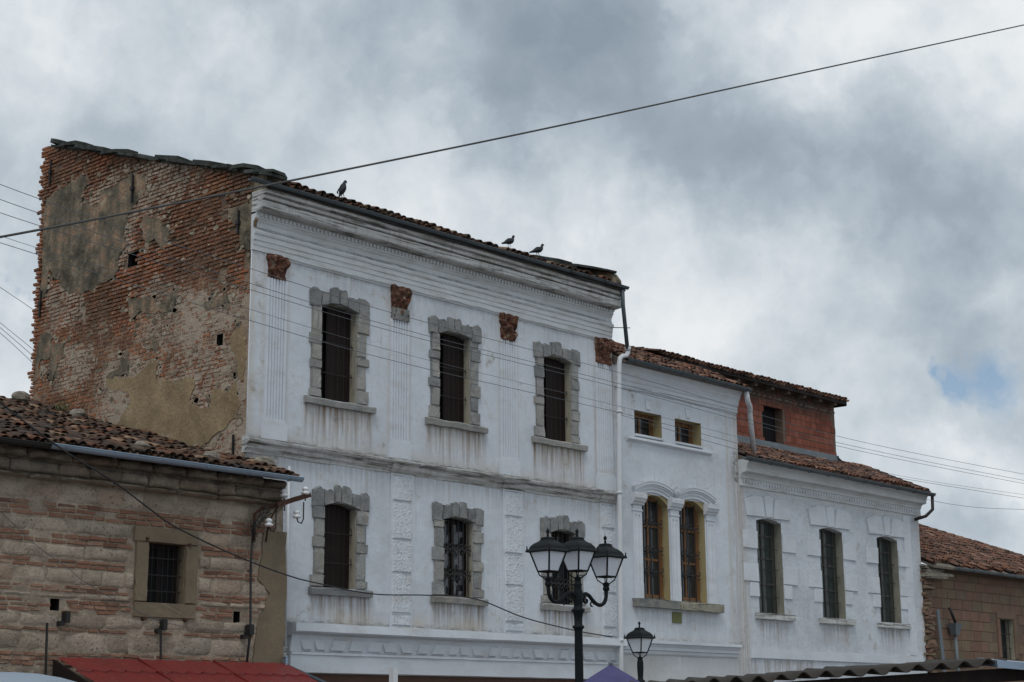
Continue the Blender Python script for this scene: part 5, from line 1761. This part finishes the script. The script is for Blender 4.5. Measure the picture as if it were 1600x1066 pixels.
# ------------------------------------------------------------------ cables and wires
def catm(pts, n=8):
    P = [Vector(p) for p in pts]
    out = []
    for i in range(len(P) - 1):
        p0, p1, p2, p3 = P[max(i - 1, 0)], P[i], P[i + 1], P[min(i + 2, len(P) - 1)]
        for k in range(n):
            t = k / n
            out.append(.5 * ((2 * p1) + (p2 - p0) * t + (2 * p0 - 5 * p1 + 4 * p2 - p3) * t * t + (3 * p1 - p0 - 3 * p2 + p3) * t ** 3))
    out.append(P[-1])
    return out


tag(MB().tube(catm([(6.88, 14, 5.71), (9.57, 14, 6.76), (15.49, 14, 9.16), (21.69, 14, 11.74), (31.59, 14, 15.86), (39.14, 14, 19.02)], 12), .0122, 8).build('overhead_cable', M['cable_grey'], smooth=True),
    'thick dark cable slanting across the whole sky and brick gable', 'cable')
WIRES = [([(12.17, 10.6), (14.68, 10.29), (19.14, 9.98), (23.37, 9.76), (31.06, 9.62), (39.95, 9.29), (51.38, 9.42), (59.08, 9.59)], 'uppermost thin wire strung across the white house fronts'),
         ([(12.19, 10.34), (14.72, 10.06), (19.12, 9.72), (23.37, 9.5), (31.05, 9.38), (39.93, 9.13), (51.35, 9.23), (59.04, 9.41)], 'second thin wire from the top across the house fronts'),
         ([(12.21, 10.11), (14.73, 9.87), (19.12, 9.62), (23.37, 9.42), (31.04, 9.30), (39.92, 9.05), (51.33, 9.14), (59.02, 9.31)], 'third thin wire, close below the second one'),
         ([(12.23, 9.78), (14.7, 9.50), (19.13, 9.26), (23.38, 9.03), (31.03, 8.87), (42.11, 8.58), (51.27, 8.78), (58.97, 9.08)], 'fourth thin wire crossing the middle of the upper windows'),
         ([(12.24, 9.64), (13.95, 9.47), (19.14, 9.07), (23.38, 8.85), (31.02, 8.74), (39.55, 8.50), (51.25, 8.68), (58.93, 8.91)], 'lowest of the five thin wires strung across the upper windows'),
         ([(30.67, 8.72), (35.69, 8.43), (45.94, 8.05), (52.24, 8.35), (60.11, 8.85)], 'thin wire passing the small square windows and the far gutter')]
for i, (p, lb_) in enumerate(WIRES):
    tag(MB().tube(catm([(x, 24 + .06 * i, z) for x, z in p], 8), .0062 if i != 3 else .0045, 5).build('wire', M['wire'], smooth=True), lb_, 'wire', 'thin wires strung along the street')
for i, (p, lb_) in enumerate([([(20.69, 13.27), (22.18, 12.73), (23.64, 12.12)], 'highest thin wire behind the brick gable in the left sky'), ([(20.73, 12.61), (22.24, 11.8), (23.71, 11.0)], 'second thin wire behind the brick gable in the left sky'),
                              ([(20.75, 12.44), (22.25, 11.67), (23.73, 10.79)], 'third thin wire behind the brick gable in the left sky'), ([(20.76, 12.28), (22.26, 11.53), (23.74, 10.57)], 'lowest thin wire behind the brick gable in the left sky')]):
    tag(MB().tube(catm([(x, 38, z) for x, z in p], 8), .007, 5).build('wire', M['wire'], smooth=True), lb_, 'wire', 'thin wires behind the gable')
tag(MB().tube(catm([(14.54, 25.8, 7.6), (15.32, 25.8, 7.05), (16.50, 25.78, 6.42), (17.63, 25.9, 6.0), (18.66, 26.1, 5.57), (19.33, 26.2, 5.3), (20.68, 26.2, 4.89), (22.08, 26.2, 4.56), (23.87, 27.2, 4.54), (25.4, 27.18, 4.40), (27.17, 27.2, 4.46), (28.72, 27.2, 4.45), (30.43, 27.22, 4.09), (32.34, 27.22, 3.85), (33.78, 27.22, 3.74)], 6), .015, 6).build('wall_cable', M['cable'], smooth=True),
    'black cable sagging across stone wall and under lower windows', 'cable')
tag(MB().tube(catm([(15.0, 26.22, 5.7), (15.63, 26.28, 5.28), (16.37, 26.3, 4.76), (17.02, 26.3, 4.41), (17.45, 26.3, 4.15), (18.5, 26.3, 3.72), (19.6, 26.3, 3.45), (21.2, 26.3, 3.4)], 6), .006, 5).build('wall_wire', M['wire'], smooth=True),
    'faint thin wire running down across the banded stone wall', 'wire')

# ------------------------------------------------------------------ lamps
def lantern(parent, c, dust=True):
    """four-sided lantern, c = centre of its foot"""
    x, y, z = c
    L = bpy.data.objects.new('lantern', None)
    q4 = [(-1, -1), (1, -1), (1, 1), (-1, 1)]
    hb, ht = .098, .173
    z0, z1 = .108, .372
    f = MB()
    for i in range(4):
        a, b_ = q4[i], q4[(i + 1) % 4]
        f.tube([(x + a[0] * hb, y + a[1] * hb, z + z0), (x + a[0] * ht, y + a[1] * ht, z + z1)], .013, 5)
        f.tube([(x + a[0] * hb, y + a[1] * hb, z + z0), (x + b_[0] * hb, y + b_[1] * hb, z + z0)], .011, 5)
        f.tube([(x + a[0] * ht, y + a[1] * ht, z + z1), (x + b_[0] * ht, y + b_[1] * ht, z + z1)], .013, 5)
        # foot scroll
        f.tube([(x + a[0] * hb, y + a[1] * hb, z + z0), (x + a[0] * hb * .85, y + a[1] * hb * .85, z + .06), (x + a[0] * .035, y + a[1] * .035, z + .015), (x, y, z + .01)], .009, 5)
        # corner finial
        f.lathe((x + a[0] * .20, y + a[1] * .20, z + z1 + .012), [(.010, 0), (.014, .02), (.007, .035), (.010, .05), (.002, .065)], 6)
    f.lathe((x, y, z), [(.035, -.03), (.05, -.01), (.05, .01), (.03, .03)], 10)
    fr = f.build('lantern', M['castiron'], parent)
    for i in range(4):
        a, b_ = q4[i], q4[(i + 1) % 4]
        k = .985
        V = [(x + a[0] * hb * k, y + a[1] * hb * k, z + z0), (x + b_[0] * hb * k, y + b_[1] * hb * k, z + z0), (x + b_[0] * ht * k, y + b_[1] * ht * k, z + z1), (x + a[0] * ht * k, y + a[1] * ht * k, z + z1)]
        k2 = .95
        V += [(x + a[0] * hb * k2, y + a[1] * hb * k2, z + z0), (x + b_[0] * hb * k2, y + b_[1] * hb * k2, z + z0), (x + b_[0] * ht * k2, y + b_[1] * ht * k2, z + z1), (x + a[0] * ht * k2, y + a[1] * ht * k2, z + z1)]
        MB().add(V, [(0, 1, 2, 3), (7, 6, 5, 4), (0, 4, 5, 1), (1, 5, 6, 2), (2, 6, 7, 3), (3, 7, 4, 0)]).build('glass_pane', M['opal'], fr)
    # roof: flaring eave, ogee sides, cap and finial
    rp = [(.208, .362), (.219, .372), (.212, .388), (.185, .405), (.168, .445), (.135, .482), (.088, .512), (.066, .54), (.070, .552), (.056, .566), (.034, .572)]
    V = [(x + q[0] * r, y + q[1] * r, z + h) for r, h in rp for q in q4]
    m = MB()
    m.add(V, [(i * 4 + j, i * 4 + (j + 1) % 4, (i + 1) * 4 + (j + 1) % 4, (i + 1) * 4 + j) for i in range(len(rp) - 1) for j in range(4)] + [(3, 2, 1, 0), tuple(range((len(rp) - 1) * 4, len(rp) * 4))])
    m.build('lantern_roof', M['castiron'], fr)
    MB().lathe((x, y, z + .567), [(.022, 0), (.014, .02), (.020, .03), (.012, .045), (.026, .075), (.024, .095), (.008, .11), (.002, .125)], 10).build('finial', M['castiron'], fr, smooth=True)
    # small brass shell on two roof slopes
    for ax_, ay_ in ((1, 0), (0, -1)):
        MB().lathe((x + ax_ * .128, y + ay_ * .128, z + .425), [(.004, -.03), (.026, -.012), (.03, .012), (.016, .034), (.003, .045)], 7).build('shell_crest', M['brass'], fr)
    bpy.data.objects.remove(L)
    return fr


TL = empty('street_lamp', label='tall dark street lamp with three lanterns before the tall house', cat='street lamp', group='cast iron street lamps')
tx, ty = 17.62, 14.775
MB().lathe((tx, ty, 0), [(.22, 0), (.22, .12), (.17, .18), (.15, .5), (.11, .62), (.10, .9), (.12, .95), (.075, 1.02), (.062, 1.6), (.055, 2.82), (.060, 2.84), (.082, 2.86), (.082, 2.88), (.056, 2.90), (.056, 2.98), (.066, 3.05), (.092, 3.09), (.092, 3.105), (.062, 3.125),
                         (.058, 3.17), (.066, 3.20), (.068, 3.33), (.055, 3.37), (.050, 3.42), (.062, 3.44), (.048, 3.46), (.044, 3.50)], 16).build('lamp_post', M['castiron'], TL, smooth=True)
lantern(TL, (tx, ty, 3.52))
for s in (-1, 1):
    a = MB()
    ar_ = [(.05, 3.28), (.11, 3.31), (.17, 3.325), (.24, 3.30), (.31, 3.245), (.39, 3.20), (.47, 3.185), (.54, 3.205), (.59, 3.26), (.61, 3.33), (.612, 3.40)]
    a.tube([(tx + s * r, ty, z) for r, z in catm([(r, z, 0) for r, z in ar_], 3) for z in [z]] if False else [(tx + s * p.x, ty, p.y) for p in catm([(r, z, 0) for r, z in ar_], 3)], .027, 8)
    a.tube([(tx + s * (.17 + .075 * math.cos(t) * (1 - t / 9)), ty, 3.235 + .065 * math.sin(t) * (1 - t / 9)) for t in [1.8 + k * .5 for k in range(13)]], .018, 6)
    a.tube([(tx + s * (.30 + .035 * math.cos(t)), ty, 3.19 + .03 * math.sin(t)) for t in [k * .6 for k in range(9)]], .012, 6)
    a.lathe((tx + s * .612, ty, 3.38), [(.03, 0), (.045, .02), (.05, .05), (.035, .07), (.035, .08)], 10)
    a.build('lamp_arm', M['castiron'], TL, smooth=True)
    lantern(TL, (tx + s * .612, ty, 3.475))
relocate(TL, (tx, ty, 0))

SLm = empty('street_lamp', label='shorter dark street lamp with a single lantern', cat='street lamp', group='cast iron street lamps')
sx, sy = 25.245, 19.67
MB().lathe((sx, sy, 0), [(.20, 0), (.20, .12), (.15, .18), (.12, .6), (.09, .8), (.055, .9), (.052, 1.9), (.056, 2.02), (.082, 2.05), (.082, 2.07), (.050, 2.10), (.066, 2.30), (.088, 2.34), (.088, 2.36), (.055, 2.385),
                          (.05, 2.42), (.056, 2.50), (.062, 2.60), (.06, 2.70), (.045, 2.78)], 16).build('lamp_post', M['castiron'], SLm, smooth=True)
lantern(SLm, (sx, sy, 2.775))
relocate(SLm, (sx, sy, 0))

# ------------------------------------------------------------------ pigeons
def pigeon(loc, rz, label, up_=False):
    o = MB()
    if up_:
        pts = [(-.10, 0, -.02), (-.07, 0, .03), (-.045, 0, .075), (-.02, 0, .13), (.0, 0, .185), (.012, 0, .225), (.025, 0, .262), (.035, 0, .29), (.05, 0, .31), (.07, 0, .305), (.083, 0, .295)]
        rs = [.012, .022, .045, .062, .064, .052, .034, .025, .026, .022, .008]
    else:
        pts = [(-.22, 0, .02), (-.17, 0, .04), (-.12, 0, .06), (-.07, 0, .085), (-.01, 0, .11), (.05, 0, .13), (.09, 0, .16), (.105, 0, .195), (.11, 0, .222), (.125, 0, .24), (.145, 0, .238), (.155, 0, .232)]
        rs = [.014, .022, .030, .048, .064, .06, .042, .028, .024, .026, .020, .008]
    o.tube(catm(pts, 3), [max(.004, np.interp(i / (3 * (len(pts) - 1)) * (len(pts) - 1), range(len(rs)), rs)) for i in range(3 * (len(pts) - 1) + 1)], 12)
    body = o.build('pigeon', M['feather'], smooth=True)
    hx, hz = pts[-1][0], pts[-1][2]
    MB().tube([(hx - .005, 0, hz), (hx + .022, 0, hz - .010)], [.007, .001], 6).build('beak', M['iron'], body, smooth=True)
    for s in (-1, 1):
        MB().tube([(-.01, s * .025, .06), (0, s * .028, .0), (.03, s * .03, -.008)], [.008, .005, .004], 5).build('leg', M['rust'], body)
        w_ = MB()
        wp = [(pts[-7][0] + .02, s * .045, pts[-7][2] + .01), (-.03, s * .058, pts[4][2] - .01), (-.10, s * .04, pts[2][2] + .01), (-.17 if not up_ else -.10, s * .015, pts[1][2] + .005)]
        w_.tube(wp, [.02, .034, .022, .006], 8, flat=.45)
        w_.build('wing', M['feather'], body, smooth=True)
    body.location = loc
    body.rotation_euler = (0, 0, rz)
    body.scale = (1.25, 1.25, 1.25)
    tag(body, label, 'pigeon', 'pigeons on the roof edge')


pigeon((24.13, 26.96, 13.19), 0., 'upright dark pigeon perched alone on the left of the tiled eave', True)
pigeon((29.70, 26.96, 13.20), .0, 'left of the two dark pigeons perched close together on the eave')
pigeon((30.78, 26.96, 13.20), -.15, 'right of the two dark pigeons, nearest the stone slabs')

# ------------------------------------------------------------------ market stalls at the bottom
# red tile-pattern sheet roof against the banded house
Ra = empty('red_awning', label='red tile pattern sheet metal roof leaning on the banded stone house', cat='awning')
ax0, ax1 = 16.90, 22.05
ytop, ztop, sl_ = 26.25, 2.80, .40
rowd = .62
nrow = 3
wl = .34


def scal(x):
    u = ((x - ax0) / wl) % 1
    return abs(math.sin(math.pi * u))


for r in range(nrow):
    # overlapping stepped strip with a scalloped lower edge
    N = int((ax1 + .1 - ax0) / .03)
    P = []
    yb = ytop - rowd * r
    for i in range(N + 1):
        x = ax0 + i * .03
        cut = x + .0
        d1 = rowd + .13 * scal(x)
        hump = .012 * scal(x)
        for (dd, hz) in ((0, 0), (rowd * .5, .012), (d1, .035)):
            y = yb - dd
            P.append((x, max(y, 24.6), ztop - (ytop - max(y, 24.6)) * sl_ + hz + hump))
        y = yb - d1
        P.append((x, y + .002, ztop - (ytop - y) * sl_ + hump - .02))
    F = [(i * 4 + j, i * 4 + j + 1, i * 4 + 5 + j, i * 4 + 4 + j) for i in range(N) for j in range(3)]
    mb = MB()
    mb.v, mb.f = P, F
    o = mb.build('roof_sheet', M['redmetal'], Ra)
    md = o.modifiers.new('t', 'SOLIDIFY')
    md.thickness = .004
for x in (18.6, 20.35):
    MB().obox((x, ytop - .72, ztop - .72 * sl_ + .03), (.012, 0, 0), (0, .72, .72 * sl_), (0, -.01, .012)).build('sheet_lap', M['redmetal'], Ra)
b = MB()
b.add([(ax1 + .10, ytop + .02, ztop + .02), (ax1 + .20, ytop + .02, ztop - .1), (ax1 + .55, 24.8, ztop - 1.5 * sl_ - .05), (ax1 + .42, 24.8, ztop - 1.42 * sl_ + .02),
       (ax1 + .10, ytop + .02, ztop - .02), (ax1 + .20, ytop + .02, ztop - .14), (ax1 + .55, 24.8, ztop - 1.5 * sl_ - .09), (ax1 + .42, 24.8, ztop - 1.42 * sl_ - .02)], [(0, 1, 2, 3), (7, 6, 5, 4), (0, 4, 5, 1), (1, 5, 6, 2), (2, 6, 7, 3), (3, 7, 4, 0)])
fixn(b.build('edge_flashing', M['zinc_new'], Ra))
b = MB()
b.add([(ax0 - .05 * k, y, z) for k in (0, 1) for y, z in ((26.3, 2.76), (25.0, 2.26), (25.0, 1.9), (26.3, 1.9))], [(0, 1, 2, 3), (7, 6, 5, 4), (0, 4, 5, 1), (1, 5, 6, 2), (2, 6, 7, 3), (3, 7, 4, 0)])
b.build('side_board', M['darkwood'], Ra)
for x in (ax0 + .1, 19.4, ax1 - .1):
    MB().box(x - .04, x + .04, 24.95, 25.03, 0, ztop - (ytop - 24.95) * sl_ - .04).build('post', M['darkwood'], Ra)
MB().box(ax0, ax1, 24.98, 25.06, ztop - (ytop - 24.98) * sl_ - .12, ztop - (ytop - 24.98) * sl_ - .03).build('beam', M['darkwood'], Ra)
relocate(Ra, (19.5, 25.6, 0))
# blue-grey corrugated offcut beside the awning corner
b = MB()
for i in range(5):
    b.tube([(22.10, 26.15, 2.93 - i * .05), (22.65, 27.1, 2.90 - i * .05)], .022, 6)
b.box(22.12, 22.18, 26.2, 26.3, 0, 2.9)
tag(b.build('corrugated_offcut', M['zinc_new']), 'small pale blue ribbed metal piece behind the red roof corner', 'metal sheet')

# grey tarpaulin stall, bottom left
Tp = empty('market_tarp', label='blue grey tarpaulin stall cover in the bottom left corner', cat='tarpaulin')
o0 = Vector((8.30, 13.68, 0))
e1 = Vector((.829, -.559, 0))
e2 = Vector((hd.x, hd.y, 0))
n, m = 24, 8
P, F = [], []
for i in range(n + 1):
    u = -3.0 + 4.9 * i / n
    for j in range(m + 1):
        v = 2.2 * j / m
        zc = 2.085 - .012 * max(0, u) - .27 * max(0, u - .05) ** 2 + .012 * mnoise.noise(Vector((u * 2, v * 2, 0)))
        z = zc - .55 * abs(v - 1.1) / 1.1 * .5
        p = o0 + e1 * u + e2 * (v - 1.1)
        P.append((p.x, p.y, z))
for i in range(n):
    for j in range(m):
        q = i * (m + 1) + j
        F.append((q, q + m + 1, q + m + 2, q + 1))
mb = MB()
mb.v, mb.f = P, F
o = mb.build('tarp_sheet', M['tarp'], Tp, smooth=True)
o.modifiers.new('t', 'SOLIDIFY').thickness = .01
for u, v in ((-2.9, -1), (-2.9, 1), (1.0, -1), (1.0, 1)):
    p = o0 + e1 * u + e2 * v
    MB().tube([(p.x, p.y, 0), (p.x, p.y, 1.78 if u < 0 else 1.62)], .02, 8).build('pole', M['zinc_dull'], Tp)
relocate(Tp, (8.3, 13.68, 0))

# violet umbrella
Um = empty('market_umbrella', label='violet market umbrella with only its peak showing beside the three lantern lamp', cat='umbrella')
ux, uy, uz = 15.56, 12.56, 2.27
n = 8
P = [(ux, uy, uz)]
F = []
rings = [(.25, -.14), (.6, -.36), (1.0, -.58), (1.25, -.70)]
for r, dz in rings:
    for k in range(n * 4):
        a = 2 * math.pi * k / (n * 4)
        sag = abs(math.sin(a * n / 2))
        P.append((ux + r * (1 - .06 * sag) * math.cos(a + .3), uy + r * (1 - .06 * sag) * math.sin(a + .3), uz + dz - .03 * sag * r))
N = n * 4
F += [(0, 1 + k, 1 + (k + 1) % N) for k in range(N)]
for i in range(len(rings) - 1):
    F += [(1 + i * N + k, 1 + (i + 1) * N + k, 1 + (i + 1) * N + (k + 1) % N, 1 + i * N + (k + 1) % N) for k in range(N)]
mb = MB()
mb.v, mb.f = P, F
o = mb.build('canopy', M['umbrella'], Um)
o.modifiers.new('t', 'SOLIDIFY').thickness = .006
for k in range(n):
    a = 2 * math.pi * k / n + .3
    MB().tube([(ux + r * math.cos(a), uy + r * math.sin(a), uz + dz - .015) for r, dz in [(0.02, -.01)] + rings], .006, 4).build('rib', M['zinc_dull'], Um)
MB().tube([(ux, uy, 0), (ux, uy, uz + .0)], .022, 8).build('pole', M['zinc_dull'], Um)
MB().lathe((ux, uy, uz - .005), [(.03, 0), (.03, .02), (.012, .03), (.004, .045)], 8).build('ferrule', M['zinc_dull'], Um)
relocate(Um, (ux, uy, 0))

# corrugated stall roof, bottom right
Cs = empty('corrugated_stall', label='market stall with wavy grey corrugated roof edge in the bottom right corner', cat='stall')
c0 = Vector((9.68, 7.09, 0))
ce = Vector((1.05, -1.72, 0)).normalized()
cn = Vector((hd.x, hd.y, 0))
N = 24 * 12
P, F = [], []
wl = .155
Lc = 2.14
for i in range(N + 1):
    u = -.9 + (Lc + .9) * i / N
    zc = 1.864 + .060 * (u + .0)
    wv_ = .024 * math.cos(2 * math.pi * u / wl) + .004 * mnoise.noise(Vector((u * 3, 0, 0)))
    for k, v in enumerate((0, .8, 1.7)):
        p = c0 + ce * u + cn * v
        P.append((p.x, p.y, zc + wv_ + .03 * v + .02 * mnoise.noise(Vector((u * 2, v, 5)))))
for i in range(N):
    for k in range(2):
        q = i * 3 + k
        F.append((q, q + 3, q + 4, q + 1))
mb = MB()
mb.v, mb.f = P, F
o = mb.build('roof_sheet', M['asbestos'], Cs, smooth=True)
o.modifiers.new('t', 'SOLIDIFY').thickness = .008
p0 = c0 + ce * -.85 + cn * .12
p1 = c0 + ce * 2.95 + cn * .12
mid = (p0 + p1) / 2
dz = .055 * 1.9
MB().obox((mid.x, mid.y, 1.872 + .055 * 1.05 - .085), tuple((p1 - p0) / 2 + Vector((0, 0, dz * .9))), tuple(cn * .03), (0, 0, .045)).build('beam', M['darkwood'], Cs)
q0 = c0 + ce * 1.05 + cn * 1.5
MB().obox((q0.x, q0.y, .93), tuple(ce * 2.2), tuple(cn * .02), (0, 0, .93)).build('back_board', M['darkwood'], Cs)
for u in (-.8, 1.0, 2.9):
    for v in (.12, 1.45):
        p = c0 + ce * u + cn * v
        MB().tube([(p.x, p.y, 0), (p.x, p.y, 1.84 + .05 * u)], .03, 6).build('post', M['darkwood'], Cs)
f0 = c0 + ce * 2.06 + cn * -.05
f1 = c0 + ce * 2.75 + cn * -.05
b = MB()
V = []
for p, zt_ in ((f0, 1.995), (f1, 1.925)):
    for off, dz_ in ((0, 0), (0, -.05), (.5, .035), (.5, -.01)):
        r_ = p + cn * off
        V.append((r_.x, r_.y, zt_ + dz_))
b.add(V, [(0, 1, 5, 4), (2, 6, 7, 3), (0, 4, 6, 2), (1, 3, 7, 5), (0, 2, 3, 1), (4, 5, 7, 6)])
fixn(b.build('edge_flashing', M['zinc_new'], Cs))
relocate(Cs, (10.3, 6.2, 0))

# white post before the shop front
b = MB()
b.box(22.88, 23.0, 23.88, 24.0, 0, 2.66)
tag(b.build('white_post', M['pvc']), 'slim white post standing before the dark shop front', 'post')
